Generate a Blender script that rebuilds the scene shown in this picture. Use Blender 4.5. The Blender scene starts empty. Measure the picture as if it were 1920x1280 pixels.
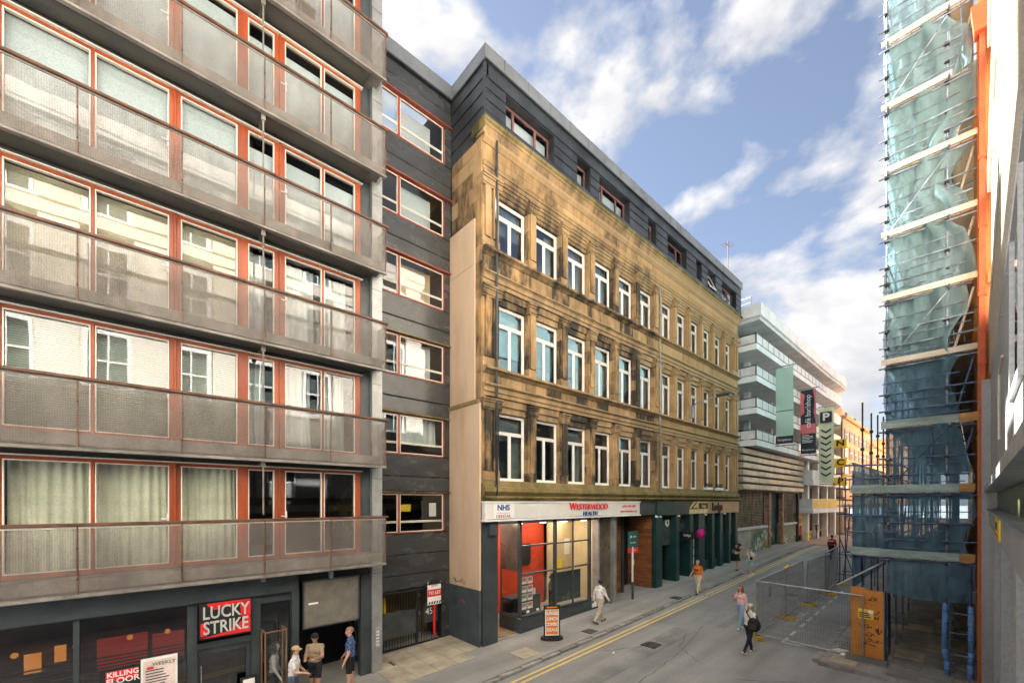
import bpy, bmesh, math, random
from mathutils import Vector, Matrix
random.seed(7)
R = math.radians
sc = bpy.context.scene
col = sc.collection

# ------------------------------------------------------------------ camera
# The camera leans out of a first-floor window; +Y runs up the street, -X is across it.
CAMZ = 5.2
cd = bpy.data.cameras.new('camera')
cam = bpy.data.objects.new('camera', cd)
col.objects.link(cam)
cam.location = (0, 0, CAMZ)
cam.rotation_euler = (R(90), 0, R(48))
cd.sensor_width = 36
cd.lens = 784 / 1920 * 36
cd.shift_y = 300 / 1920
cd.clip_start = 0.05
cd.clip_end = 3000
sc.camera = cam

# ------------------------------------------------------------------ sun, sky, exposure
SUN_EL = R(43)
sun_from = Vector((-1.0, 0.03, 0)).normalized() * math.cos(SUN_EL) + Vector((0, 0, math.sin(SUN_EL)))
sd = bpy.data.lights.new('sun', 'SUN')
sd.energy = 5.0
sd.angle = R(0.5)
sd.color = (1, 0.955, 0.90)
so = bpy.data.objects.new('sun', sd)
so.rotation_euler = (-sun_from).to_track_quat('-Z', 'Y').to_euler()
so.location = (-40, -20, 60)
col.objects.link(so)

SKY_OFF = (14.5, 0.4, 3.6)
wd = bpy.data.worlds.new('World')
sc.world = wd
wd.use_nodes = True
wn, wl = wd.node_tree.nodes, wd.node_tree.links
wn.clear()
def W_(t, **k):
    n = wn.new(t)
    for a, b in k.items():
        setattr(n, a, b)
    return n
def wmath(op, a, b=None):
    n = W_('ShaderNodeMath', operation=op)
    for i, q in enumerate((a, b)):
        if q is None: continue
        if isinstance(q, (int, float)): n.inputs[i].default_value = q
        else: wl.new(q, n.inputs[i])
    return n.outputs[0]
sky = W_('ShaderNodeTexSky', sky_type='NISHITA', sun_disc=False)
sky.sun_elevation = SUN_EL
sky.sun_rotation = math.atan2(sun_from.x, sun_from.y)
sky.air_density = 1.0
sky.dust_density = 0.4
sky.ozone_density = 1.2
sky.altitude = 1200
tc = W_('ShaderNodeTexCoord')
mp = W_('ShaderNodeMapping'); wl.new(tc.outputs['Generated'], mp.inputs[0])
mp.inputs[1].default_value = SKY_OFF
mp.inputs[3].default_value = (1.0, 1.0, 1.7)
def cloud_noise(vec):
    n = W_('ShaderNodeTexNoise'); wl.new(vec, n.inputs['Vector'])
    n.inputs['Scale'].default_value = 2.7
    n.inputs['Detail'].default_value = 10
    n.inputs['Roughness'].default_value = 0.52
    n.inputs['Distortion'].default_value = 0.15
    return n.outputs['Fac']
f1 = cloud_noise(mp.outputs[0])
sh = W_('ShaderNodeVectorMath', operation='ADD'); wl.new(mp.outputs[0], sh.inputs[0])
sh.inputs[1].default_value = (sun_from.x*0.06, sun_from.y*0.06, sun_from.z*0.10)      # a step towards the sun, for lit tops and greyer bases
f2 = cloud_noise(sh.outputs[0])
rp = W_('ShaderNodeValToRGB'); wl.new(f1, rp.inputs[0])
rp.color_ramp.elements[0].position = 0.455
rp.color_ramp.elements[0].color = (0, 0, 0, 1)
rp.color_ramp.elements[1].position = 0.525
rp.color_ramp.elements[1].color = (1, 1, 1, 1)
lit = wmath('ADD', wmath('MULTIPLY', wmath('SUBTRACT', f1, f2), 3.2), 0.55)
cr = W_('ShaderNodeValToRGB'); wl.new(lit, cr.inputs[0])
cr.color_ramp.elements[0].position = 0.25
cr.color_ramp.elements[0].color = (1.15, 1.18, 1.28, 1)
cr.color_ramp.elements[1].position = 0.85
cr.color_ramp.elements[1].color = (2.0, 1.97, 1.97, 1)
hsv = W_('ShaderNodeHueSaturation'); wl.new(sky.outputs[0], hsv.inputs['Color']); hsv.inputs['Saturation'].default_value = 0.78; hsv.inputs['Value'].default_value = 0.36
mx = W_('ShaderNodeMix', data_type='RGBA')
wl.new(rp.outputs[0], mx.inputs[0]); wl.new(hsv.outputs[0], mx.inputs[6]); wl.new(cr.outputs[0], mx.inputs[7])
bg = W_('ShaderNodeBackground'); bg.inputs[1].default_value = 0.05
wl.new(mx.outputs[2], bg.inputs[0])
wo = W_('ShaderNodeOutputWorld'); wl.new(bg.outputs[0], wo.inputs[0])

sc.render.engine = 'CYCLES'
sc.view_settings.view_transform = 'Standard'
sc.view_settings.look = 'None'
sc.view_settings.gamma = 1
sc.view_settings.use_curve_mapping = False
sc.view_settings.exposure = 3.5
sc.cycles.max_bounces = 8
sc.cycles.transparent_max_bounces = 24
sc.cycles.caustics_reflective = False
sc.cycles.caustics_refractive = False

# ------------------------------------------------------------------ helpers: placement
S48, C48 = math.sin(R(48)), math.cos(R(48))
def Yp(u, W):                       # photo column -> metres along the street on the plane x = -W
    k = (u - 960) / 784
    return W / (S48 - C48 * k) * (C48 + S48 * k)
def Zp(v, u, W):                    # photo row -> height on that plane
    k = (u - 960) / 784
    return CAMZ + W / (S48 - C48 * k) * (940 - v) / 784
def g(y):                           # the street climbs gently away from the camera
    return max(-0.37, min(1.18, 0.037 * (y - 10)))

# ------------------------------------------------------------------ helpers: meshes and objects
ORG = {}
class MB:
    def __init__(s): s.v, s.f, s.m, s.mi = [], [], [], 0
    def add(s, vs, fs):
        b = len(s.v); s.v += [tuple(p) for p in vs]
        for f in fs: s.f.append([b + i for i in f]); s.m.append(s.mi)
        return s
    def box(s, x0, x1, y0, y1, z0, z1):
        if x0 > x1: x0, x1 = x1, x0
        if y0 > y1: y0, y1 = y1, y0
        if z0 > z1: z0, z1 = z1, z0
        return s.add([(x0,y0,z0),(x1,y0,z0),(x1,y1,z0),(x0,y1,z0),(x0,y0,z1),(x1,y0,z1),(x1,y1,z1),(x0,y1,z1)],
                     [(0,3,2,1),(4,5,6,7),(0,1,5,4),(1,2,6,5),(2,3,7,6),(3,0,4,7)])
    def cbox(s, x0, x1, y0, y1, z0, z1, c=0.012):   # box whose +x face is chamfered
        a = [(x0,y0,z0),(x0,y1,z0),(x0,y1,z1),(x0,y0,z1)]
        b = [(x1-c,y0,z0),(x1-c,y1,z0),(x1-c,y1,z1),(x1-c,y0,z1)]
        d = [(x1,y0+c,z0+c),(x1,y1-c,z0+c),(x1,y1-c,z1-c),(x1,y0+c,z1-c)]
        fs = [(0,3,2,1),(8,9,10,11)]
        for i in range(4):
            j = (i+1) % 4
            fs += [(i,j,4+j,4+i),(4+i,4+j,8+j,8+i)]
        return s.add(a+b+d, fs)
    def prism(s, pts, ax, a0, a1):                  # closed 2D outline swept along an axis
        n = len(pts)
        def q(p, t):
            return {'x': (t,p[0],p[1]), 'y': (p[0],t,p[1]), 'z': (p[0],p[1],t)}[ax]
        vs = [q(p,a0) for p in pts] + [q(p,a1) for p in pts]
        fs = [tuple(range(n))[::-1], tuple(range(n,2*n))] + [(i,(i+1)%n,n+(i+1)%n,n+i) for i in range(n)]
        return s.add(vs, fs)
    def quad(s, a, b, c, d): return s.add([a,b,c,d], [(0,1,2,3)])
    def cyl(s, p0, p1, r0, r1=None, n=8, caps=True):
        r1 = r0 if r1 is None else r1
        p0, p1 = Vector(p0), Vector(p1); d = (p1-p0)
        if d.length < 1e-6: return s
        d.normalize()
        a = d.orthogonal().normalized(); b = d.cross(a)
        vs = []
        for p, r in ((p0,r0),(p1,r1)):
            for i in range(n):
                t = 2*math.pi*i/n; vs.append(p + a*(r*math.cos(t)) + b*(r*math.sin(t)))
        fs = [(i,(i+1)%n,n+(i+1)%n,n+i) for i in range(n)]
        if caps: fs += [tuple(range(n))[::-1], tuple(range(n,2*n))]
        return s.add(vs, fs)
    def tube(s, pts, r, n=6):
        for a, b in zip(pts, pts[1:]): s.cyl(a, b, r, n=n)
        return s
    def ball(s, c, r, sc_=(1,1,1), n=10, m=7):
        vs, fs = [(c[0],c[1],c[2]-r*sc_[2])], []
        for j in range(1, m):
            ph = -math.pi/2 + math.pi*j/m
            for i in range(n):
                t = 2*math.pi*i/n
                vs.append((c[0]+r*sc_[0]*math.cos(ph)*math.cos(t), c[1]+r*sc_[1]*math.cos(ph)*math.sin(t), c[2]+r*sc_[2]*math.sin(ph)))
        vs.append((c[0],c[1],c[2]+r*sc_[2]))
        for i in range(n): fs.append((0,1+(i+1)%n,1+i))
        for j in range(m-2):
            for i in range(n):
                a = 1+j*n; fs.append((a+i,a+(i+1)%n,a+n+(i+1)%n,a+n+i))
        t = len(vs)-1; a = 1+(m-2)*n
        for i in range(n): fs.append((a+i,a+(i+1)%n,t))
        return s.add(vs, fs)
    def grid(s, fn, nu, nv):                        # fn(i/nu, j/nv) -> point
        vs = [fn(i/nu, j/nv) for j in range(nv+1) for i in range(nu+1)]
        fs = [(j*(nu+1)+i, j*(nu+1)+i+1, (j+1)*(nu+1)+i+1, (j+1)*(nu+1)+i) for j in range(nv) for i in range(nu)]
        return s.add(vs, fs)
    def mesh(s, name, mats, smooth=False, off=(0,0,0)):
        me = bpy.data.meshes.new(name)
        me.from_pydata([(p[0]-off[0],p[1]-off[1],p[2]-off[2]) for p in s.v], [], s.f)
        for m in (mats if isinstance(mats,(list,tuple)) else [mats]): me.materials.append(m)
        if any(s.m): me.polygons.foreach_set('material_index', s.m)
        if smooth: me.polygons.foreach_set('use_smooth', [True]*len(me.polygons))
        me.update()
        return me
    def build(s, name, mats, parent=None, loc=None, smooth=False):
        """world-space vertices; parent = thing or part. loc: vertices are local to that point."""
        o0 = Vector(ORG[parent.name]) if parent else Vector((0,0,0))
        if loc is not None:
            me = s.mesh(name, mats, smooth); org = Vector(loc)
        elif parent:
            me = s.mesh(name, mats, smooth, o0); org = o0
        else:
            xs = [p[0] for p in s.v]; ys = [p[1] for p in s.v]; zs = [p[2] for p in s.v]
            org = Vector(((min(xs)+max(xs))/2, (min(ys)+max(ys))/2, min(zs)))
            me = s.mesh(name, mats, smooth, org)
        return link(name, me, parent, org)
def link(name, data, parent, org):
    o = bpy.data.objects.new(name, data)
    col.objects.link(o)
    o.location = Vector(org) - (Vector(ORG[parent.name]) if parent else Vector((0,0,0)))
    if parent: o.parent = parent
    ORG[o.name] = tuple(org)
    return o
def inst(src, parent, org, scale=None):             # a copy sharing mesh data
    o = src.copy(); col.objects.link(o)
    o.parent = parent
    o.location = Vector(org) - (Vector(ORG[parent.name]) if parent else Vector((0,0,0)))
    if scale: o.scale = scale
    ORG[o.name] = tuple(org)
    return o
def thing(name, label, cat, loc, group=None):
    o = link(name, None, None, loc)
    o.empty_display_size = 0.3
    return tag(o, label, cat, group)
def tag(o, label=None, cat=None, group=None, kind=None):
    if label: o['label'] = label
    if cat: o['category'] = cat
    if group: o['group'] = group
    if kind: o['kind'] = kind
    return o
def text_mesh(s, size, depth=0.01, sx=1.0, bold=0.0):
    cu = bpy.data.curves.new('t', 'FONT'); cu.body = s; cu.size = size; cu.extrude = depth/2
    cu.align_x = 'CENTER'; cu.align_y = 'CENTER'; cu.offset = bold; cu.resolution_u = 3
    o = bpy.data.objects.new('t', cu); col.objects.link(o)
    bpy.context.view_layer.update()
    dg = bpy.context.evaluated_depsgraph_get()
    me = bpy.data.meshes.new_from_object(o.evaluated_get(dg))
    bpy.data.objects.remove(o); bpy.data.curves.remove(cu)
    for v in me.vertices: v.co.x *= sx
    return me
FACE = {'+x': Matrix(((0,0,1),(1,0,0),(0,1,0))), '-y': Matrix(((1,0,0),(0,0,-1),(0,1,0))), '-x': Matrix(((0,0,-1),(-1,0,0),(0,1,0))),
        'up': Matrix(((0,-1,0),(1,0,0),(0,0,1))), 'upx': Matrix(((1,0,0),(0,1,0),(0,0,1)))}
def text(name, s, size, org, face, m, parent, depth=0.012, sx=1.0, bold=0.0, roll=0):
    me = text_mesh(s, size, depth, sx, bold)
    M = FACE[face].to_4x4() @ Matrix.Rotation(roll, 4, 'Z')
    me.transform(M)
    me.materials.clear(); me.materials.append(m)
    me.name = name
    return link(name, me, parent, org)

# ------------------------------------------------------------------ helpers: materials
def mat(name, c, rough=0.75, var=0.12, scale=1.2, bump=0.0, bscale=30, metal=0.0, spec=0.4, c2=None, cov=0.5,
        stretch=(1,1,1), rnd=0.0, emit=0.0, fine=0.08, coat=0.0):
    m = bpy.data.materials.new(name); m.use_nodes = True
    N, L = m.node_tree.nodes, m.node_tree.links
    b = N['Principled BSDF']
    ge = N.new('ShaderNodeNewGeometry')
    ma = N.new('ShaderNodeMapping'); ma.inputs['Scale'].default_value = stretch
    L.new(ge.outputs['Position'], ma.inputs[0])
    n1 = N.new('ShaderNodeTexNoise'); n1.inputs['Scale'].default_value = scale; n1.inputs['Detail'].default_value = 6
    n1.inputs['Roughness'].default_value = 0.6
    L.new(ma.outputs[0], n1.inputs['Vector'])
    ra = N.new('ShaderNodeValToRGB'); L.new(n1.outputs['Fac'], ra.inputs[0])
    d = c2 if c2 else tuple(q*(1-2.2*var) for q in c)
    e = c if c2 else tuple(min(1, q*(1+var)) for q in c)
    ra.color_ramp.elements[0].position = max(0.0, cov-0.16); ra.color_ramp.elements[0].color = (*d, 1)
    ra.color_ramp.elements[1].position = min(1.0, cov+0.16); ra.color_ramp.elements[1].color = (*e, 1)
    out = ra.outputs[0]
    n2 = N.new('ShaderNodeTexNoise'); n2.inputs['Scale'].default_value = bscale; n2.inputs['Detail'].default_value = 4
    L.new(ge.outputs['Position'], n2.inputs['Vector'])
    if fine:
        mr = N.new('ShaderNodeMapRange'); L.new(n2.outputs['Fac'], mr.inputs[0])
        mr.inputs[1].default_value = 0.3; mr.inputs[2].default_value = 0.7
        mr.inputs[3].default_value = 1-fine*1.6; mr.inputs[4].default_value = 1+fine*1.6
        hs = N.new('ShaderNodeHueSaturation'); L.new(out, hs.inputs['Color']); L.new(mr.outputs[0], hs.inputs['Value']); out = hs.outputs[0]
    if rnd:
        oi = N.new('ShaderNodeObjectInfo')
        mr = N.new('ShaderNodeMapRange'); L.new(oi.outputs['Random'], mr.inputs[0])
        mr.inputs[3].default_value = 1-rnd; mr.inputs[4].default_value = 1+rnd
        hs = N.new('ShaderNodeHueSaturation'); L.new(out, hs.inputs['Color']); L.new(mr.outputs[0], hs.inputs['Value']); out = hs.outputs[0]
    L.new(out, b.inputs['Base Color'])
    rr = N.new('ShaderNodeMapRange'); L.new(n1.outputs['Fac'], rr.inputs[0])
    rr.inputs[3].default_value = min(1, rough+0.12); rr.inputs[4].default_value = max(0.03, rough-0.12)
    L.new(rr.outputs[0], b.inputs['Roughness'])
    b.inputs['Metallic'].default_value = metal
    b.inputs['Specular IOR Level'].default_value = spec
    b.inputs['Coat Weight'].default_value = coat
    if bump:
        bp = N.new('ShaderNodeBump'); bp.inputs['Strength'].default_value = bump; bp.inputs['Distance'].default_value = 0.02
        L.new(n2.outputs['Fac'], bp.inputs['Height']); L.new(bp.outputs[0], b.inputs['Normal'])
    if emit:
        b.inputs['Emission Color'].default_value = (*c, 1); b.inputs['Emission Strength'].default_value = emit
    return m
def glass(name, tint=(0.75,0.8,0.8), refl=0.12, rough=0.008, wave=0.0):
    m = bpy.data.materials.new(name); m.use_nodes = True
    N, L = m.node_tree.nodes, m.node_tree.links; N.clear()
    tr = N.new('ShaderNodeBsdfTransparent'); tr.inputs[0].default_value = (*tint, 1)
    gl = N.new('ShaderNodeBsdfGlossy'); gl.inputs['Roughness'].default_value = rough; gl.inputs[0].default_value = (0.95,0.97,1,1)
    fr = N.new('ShaderNodeFresnel'); fr.inputs[0].default_value = 1.5
    mu = N.new('ShaderNodeMath'); mu.operation = 'ADD'; mu.use_clamp = True; mu.inputs[1].default_value = refl
    L.new(fr.outputs[0], mu.inputs[0])
    if wave:
        ge = N.new('ShaderNodeNewGeometry'); nz = N.new('ShaderNodeTexNoise'); nz.inputs['Scale'].default_value = 1.1; nz.inputs['Detail'].default_value = 1
        L.new(ge.outputs['Position'], nz.inputs['Vector'])
        bp = N.new('ShaderNodeBump'); bp.inputs['Strength'].default_value = wave; bp.inputs['Distance'].default_value = 0.05
        L.new(nz.outputs['Fac'], bp.inputs['Height']); L.new(bp.outputs[0], gl.inputs['Normal'])
    gb = N.new('ShaderNodeNewGeometry'); nb = N.new('ShaderNodeMath'); nb.operation = 'SUBTRACT'; nb.inputs[0].default_value = 1.0
    L.new(gb.outputs['Backfacing'], nb.inputs[1])
    mu2 = N.new('ShaderNodeMath'); mu2.operation = 'MULTIPLY'; L.new(mu.outputs[0], mu2.inputs[0]); L.new(nb.outputs[0], mu2.inputs[1])
    mi = N.new('ShaderNodeMixShader'); L.new(mu2.outputs[0], mi.inputs[0]); L.new(tr.outputs[0], mi.inputs[1]); L.new(gl.outputs[0], mi.inputs[2])
    o = N.new('ShaderNodeOutputMaterial'); L.new(mi.outputs[0], o.inputs[0])
    return m
def sheer(name, c, trans=0.45, transl=0.3, scale=2.0, var=0.25, stretch=(1,1,1), tint=(1,1,1), stripe=None, crease=0.0):
    """perforated metal or netting: part see-through, part cloth"""
    m = bpy.data.materials.new(name); m.use_nodes = True
    N, L = m.node_tree.nodes, m.node_tree.links; N.clear()
    ge = N.new('ShaderNodeNewGeometry'); ma = N.new('ShaderNodeMapping'); ma.inputs['Scale'].default_value = stretch
    L.new(ge.outputs['Position'], ma.inputs[0])
    nz = N.new('ShaderNodeTexNoise'); nz.inputs['Scale'].default_value = scale; nz.inputs['Detail'].default_value = 7; nz.inputs['Roughness'].default_value = 0.65
    L.new(ma.outputs[0], nz.inputs['Vector'])
    ra = N.new('ShaderNodeValToRGB'); L.new(nz.outputs['Fac'], ra.inputs[0])
    ra.color_ramp.elements[0].position = 0.33; ra.color_ramp.elements[0].color = (*[q*(1-var) for q in c], 1)
    ra.color_ramp.elements[1].position = 0.67; ra.color_ramp.elements[1].color = (*[min(1,q*(1+var)) for q in c], 1)
    df = N.new('ShaderNodeBsdfDiffuse'); L.new(ra.outputs[0], df.inputs[0])
    if crease:
        bp = N.new('ShaderNodeBump'); bp.inputs['Strength'].default_value = crease; bp.inputs['Distance'].default_value = 0.06
        n3 = N.new('ShaderNodeTexNoise'); n3.inputs['Scale'].default_value = 4.0; n3.inputs['Detail'].default_value = 6; n3.inputs['Distortion'].default_value = 1.2
        m3 = N.new('ShaderNodeMapping'); m3.inputs['Scale'].default_value = (2.2,2.2,0.6); m3.inputs['Rotation'].default_value = (0.3,0.5,0); L.new(ge.outputs['Position'], m3.inputs[0]); L.new(m3.outputs[0], n3.inputs['Vector'])
        L.new(n3.outputs['Fac'], bp.inputs['Height']); L.new(bp.outputs[0], df.inputs['Normal'])
    tl = N.new('ShaderNodeBsdfTranslucent'); L.new(ra.outputs[0], tl.inputs[0])
    m1 = N.new('ShaderNodeMixShader'); m1.inputs[0].default_value = transl; L.new(df.outputs[0], m1.inputs[1]); L.new(tl.outputs[0], m1.inputs[2])
    tr = N.new('ShaderNodeBsdfTransparent'); tr.inputs[0].default_value = (*tint, 1)
    m2 = N.new('ShaderNodeMixShader')
    mr = N.new('ShaderNodeMapRange'); L.new(nz.outputs['Fac'], mr.inputs[0])
    mr.inputs[1].default_value = 0.3; mr.inputs[2].default_value = 0.7
    mr.inputs[3].default_value = max(0,trans-0.08); mr.inputs[4].default_value = min(1,trans+0.08)
    fac = mr.outputs[0]
    if stripe:
        wv = N.new('ShaderNodeTexWave'); wv.wave_type = 'BANDS'; wv.bands_direction = stripe[0]; wv.inputs['Scale'].default_value = stripe[1]
        L.new(ge.outputs['Position'], wv.inputs['Vector'])
        ad = N.new('ShaderNodeMath'); ad.operation = 'MULTIPLY_ADD'; L.new(wv.outputs['Fac'], ad.inputs[0]); ad.inputs[1].default_value = stripe[2]; L.new(fac, ad.inputs[2])
        fac = ad.outputs[0]
    L.new(fac, m2.inputs[0]); L.new(m1.outputs[0], m2.inputs[1]); L.new(tr.outputs[0], m2.inputs[2])
    o = N.new('ShaderNodeOutputMaterial'); L.new(m2.outputs[0], o.inputs[0])
    return m
def stone_mat(name, clean, warm, soot, y_edge=None, soot_amt=0.5, rnd=0.22):
    """ashlar: each block has its own tone; soot lies in streaks, heaviest on the uncleaned half (y < y_edge)"""
    m = bpy.data.materials.new(name); m.use_nodes = True
    N, L = m.node_tree.nodes, m.node_tree.links; b = N['Principled BSDF']
    ge = N.new('ShaderNodeNewGeometry'); oi = N.new('ShaderNodeObjectInfo')
    def mixc(f, a, c):
        x = N.new('ShaderNodeMix'); x.data_type = 'RGBA'
        if isinstance(f, float): x.inputs[0].default_value = f
        else: L.new(f, x.inputs[0])
        for s_, q in ((6,a),(7,c)):
            if isinstance(q, tuple): x.inputs[s_].default_value = (*q, 1)
            else: L.new(q, x.inputs[s_])
        return x.outputs[2]
    def noise(scale, detail, st=(1,1,1)):
        ma = N.new('ShaderNodeMapping'); ma.inputs['Scale'].default_value = st; L.new(ge.outputs['Position'], ma.inputs[0])
        n = N.new('ShaderNodeTexNoise'); n.inputs['Scale'].default_value = scale; n.inputs['Detail'].default_value = detail; n.inputs['Roughness'].default_value = 0.65
        L.new(ma.outputs[0], n.inputs['Vector']); return n.outputs['Fac']
    def mrange(v, a, c, d=0.0, e=1.0):
        r = N.new('ShaderNodeMapRange'); L.new(v, r.inputs[0])
        for i, q in enumerate((a,c,d,e)): r.inputs[i+1].default_value = q
        return r.outputs[0]
    base = mixc(oi.outputs['Random'], clean, warm)
    base = mixc(mrange(noise(0.9,5,(1,1,2.5)),0.35,0.7), base, warm)
    k = mrange(noise(1.5,10,(1,1,0.35)),0.34,0.62)
    kk = N.new('ShaderNodeMath'); kk.operation = 'MULTIPLY'; L.new(k, kk.inputs[0])
    if y_edge is not None:
        sp = N.new('ShaderNodeSeparateXYZ'); L.new(ge.outputs['Position'], sp.inputs[0])
        e = mrange(sp.outputs[1], y_edge-0.25, y_edge+0.25, soot_amt, soot_amt*0.22)
        # the topmost storey was washed by rain and stayed paler
        h = mrange(sp.outputs[2], 14.0, 17.2, 1.0, 0.62)
        e2 = N.new('ShaderNodeMath'); e2.operation = 'MULTIPLY'; L.new(e, e2.inputs[0]); L.new(h, e2.inputs[1])
        L.new(e2.outputs[0], kk.inputs[1])
    else: kk.inputs[1].default_value = soot_amt
    # per-block soot
    rb = N.new('ShaderNodeMath'); rb.operation = 'MULTIPLY_ADD'; rb.use_clamp = True
    L.new(mrange(oi.outputs['Random'],0.1,0.8,0.45,1.25), rb.inputs[0]); L.new(kk.outputs[0], rb.inputs[1]); rb.inputs[2].default_value = 0.0
    colr = mixc(rb.outputs[0], base, soot)
    fi = noise(28,5)
    hs = N.new('ShaderNodeHueSaturation'); L.new(colr, hs.inputs['Color']); L.new(mrange(fi,0.25,0.75,0.82,1.18), hs.inputs['Value'])
    L.new(hs.outputs[0], b.inputs['Base Color'])
    b.inputs['Roughness'].default_value = 0.9; b.inputs['Specular IOR Level'].default_value = 0.2
    bp = N.new('ShaderNodeBump'); bp.inputs['Strength'].default_value = 0.5; bp.inputs['Distance'].default_value = 0.012
    L.new(fi, bp.inputs['Height']); L.new(bp.outputs[0], b.inputs['Normal'])
    return m

def speckle(m, c=(0.5,0.49,0.46), scale=2.6, size=0.045):
    """trodden-in chewing gum and grit: small pale spots scattered over the base colour"""
    N, L = m.node_tree.nodes, m.node_tree.links; b = N['Principled BSDF']
    src = b.inputs['Base Color'].links[0].from_socket
    ge = N.new('ShaderNodeNewGeometry'); vo = N.new('ShaderNodeTexVoronoi'); vo.inputs['Scale'].default_value = scale
    L.new(ge.outputs['Position'], vo.inputs['Vector'])
    lt = N.new('ShaderNodeMapRange'); L.new(vo.outputs['Distance'], lt.inputs[0])
    lt.inputs[1].default_value = size*0.6; lt.inputs[2].default_value = size*1.3; lt.inputs[3].default_value = 0.55; lt.inputs[4].default_value = 0.0
    # long stains along the street
    ma = N.new('ShaderNodeMapping'); ma.inputs['Scale'].default_value = (1.3,0.12,1); L.new(ge.outputs['Position'], ma.inputs[0])
    nz = N.new('ShaderNodeTexNoise'); nz.inputs['Scale'].default_value = 1.0; nz.inputs['Detail'].default_value = 8; L.new(ma.outputs[0], nz.inputs['Vector'])
    mr = N.new('ShaderNodeMapRange'); L.new(nz.outputs['Fac'], mr.inputs[0]); mr.inputs[1].default_value = 0.35; mr.inputs[2].default_value = 0.65; mr.inputs[3].default_value = 0.80; mr.inputs[4].default_value = 1.14
    hs = N.new('ShaderNodeHueSaturation'); L.new(src, hs.inputs['Color']); L.new(mr.outputs[0], hs.inputs['Value'])
    x = N.new('ShaderNodeMix'); x.data_type = 'RGBA'; L.new(lt.outputs[0], x.inputs[0]); L.new(hs.outputs[0], x.inputs[6]); x.inputs[7].default_value = (*c,1)
    L.new(x.outputs[2], b.inputs['Base Color'])
    return m
M = {}
M['asphalt'] = mat('asphalt', (0.295,0.295,0.296), 0.9, c2=(0.235,0.235,0.236), scale=0.35, bump=0.5, bscale=55, fine=0.16, spec=0.25)
M['asphalt_light'] = mat('footway_asphalt', (0.32,0.31,0.297), 0.9, c2=(0.255,0.246,0.236), scale=0.5, bump=0.4, bscale=60, fine=0.14, spec=0.2)
M['patch'] = mat('asphalt_patch', (0.245,0.245,0.245), 0.92, scale=0.8, bump=0.4, bscale=60, fine=0.14, spec=0.2)
M['flag'] = mat('flagstone', (0.40,0.35,0.27), 0.85, var=0.12, scale=1.6, bump=0.25, rnd=0.12)
M['flag_grey'] = mat('grey_flagstone', (0.26,0.255,0.24), 0.85, var=0.14, scale=1.3, bump=0.25, rnd=0.14)
M['kerb'] = mat('kerb_granite', (0.28,0.265,0.25), 0.85, var=0.15, scale=3, bump=0.3, rnd=0.18)
M['yellow_line'] = mat('yellow_line', (0.72,0.53,0.17), 0.8, c2=(0.50,0.40,0.20), scale=5, cov=0.4, fine=0.15)
M['white_line'] = mat('white_line', (0.66,0.65,0.61), 0.8, c2=(0.26,0.25,0.24), scale=6, cov=0.46, fine=0.15)
M['paver'] = mat('plaza_paver', (0.42,0.30,0.25), 0.85, var=0.12, scale=2.5, bump=0.2)
M['iron'] = mat('cast_iron', (0.10,0.095,0.09), 0.6, var=0.2, scale=6, metal=0.5)
M['black'] = mat('matt_black', (0.014,0.014,0.015), 0.6, fine=0.1)
M['dark'] = mat('dark_interior', (0.035,0.035,0.036), 0.9, fine=0.1)
M['slate'] = mat('slate_paint', (0.045,0.056,0.062), 0.45, var=0.15, scale=1.4, spec=0.4)
M['zinc'] = mat('dark_zinc', (0.062,0.070,0.077), 0.36, var=0.2, scale=0.8, metal=0.55, stretch=(1,1,0.5), rnd=0.12)
M['zinc2'] = mat('pale_zinc', (0.20,0.21,0.22), 0.42, var=0.1, scale=0.7, metal=0.35, rnd=0.06)
M['clad'] = mat('black_cladding', (0.026,0.029,0.032), 0.26, c2=(0.062,0.064,0.066), scale=1.1, cov=0.66, metal=0.25, rnd=0.15, stretch=(1,0.7,1.6))
M['tan'] = mat('tan_render', (0.57,0.42,0.30), 0.72, c2=(0.42,0.295,0.19), scale=0.9, cov=0.40, bump=0.05, stretch=(1,1,0.3), fine=0.03)
M['timber'] = mat('orange_timber', (0.34,0.066,0.014), 0.42, c2=(0.19,0.032,0.009), scale=2.2, stretch=(1,1,0.25), spec=0.45, fine=0.08)
M['bead'] = mat('white_bead', (0.74,0.70,0.62), 0.5, var=0.05)
M['railwood'] = mat('brown_rail', (0.12,0.055,0.032), 0.5, var=0.25, scale=3)
M['mesh'] = sheer('perforated_sheet', (0.255,0.228,0.208), 0.70, 0.1, 1.1, 0.30, (1,1,0.5), stripe=('Y',9.0,0.05))
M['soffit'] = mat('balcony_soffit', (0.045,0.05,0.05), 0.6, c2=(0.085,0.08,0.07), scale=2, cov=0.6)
M['slabedge'] = mat('balcony_edge', (0.20,0.18,0.16), 0.6, var=0.2, scale=2)
M['column'] = mat('column_metal', (0.30,0.305,0.30), 0.4, var=0.14, scale=1.2, metal=0.3)
M['glassL'] = glass('apartment_glass', (0.88,0.91,0.90), 0.045, 0.006, 0.03)
M['glassS'] = glass('sash_glass', (0.62,0.68,0.70), 0.16, 0.006, 0.03)
M['glassP'] = glass('shop_glass', (0.92,0.94,0.94), 0.05)
M['glassB'] = glass('bar_glass', (0.62,0.62,0.62), 0.10)
M['curtain'] = mat('cream_curtain', (0.80,0.76,0.62), 0.9, var=0.08)
M['curtain2'] = mat('white_curtain', (0.52,0.54,0.55), 0.9, var=0.06)
M['blind'] = mat('venetian_blind', (0.46,0.45,0.39), 0.6, var=0.06)
M['roller'] = mat('pale_roller_reflection', (0.52,0.55,0.59), 0.85, var=0.05, scale=0.5)  # pale blinds; also painted reflections behind the flats' upper panes
M['teal_reflection'] = mat('teal_net_reflection', (0.55,0.72,0.70), 0.85, var=0.06, scale=0.5)  # teal stands in for the scaffold netting reflected in the sash glass
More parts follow.
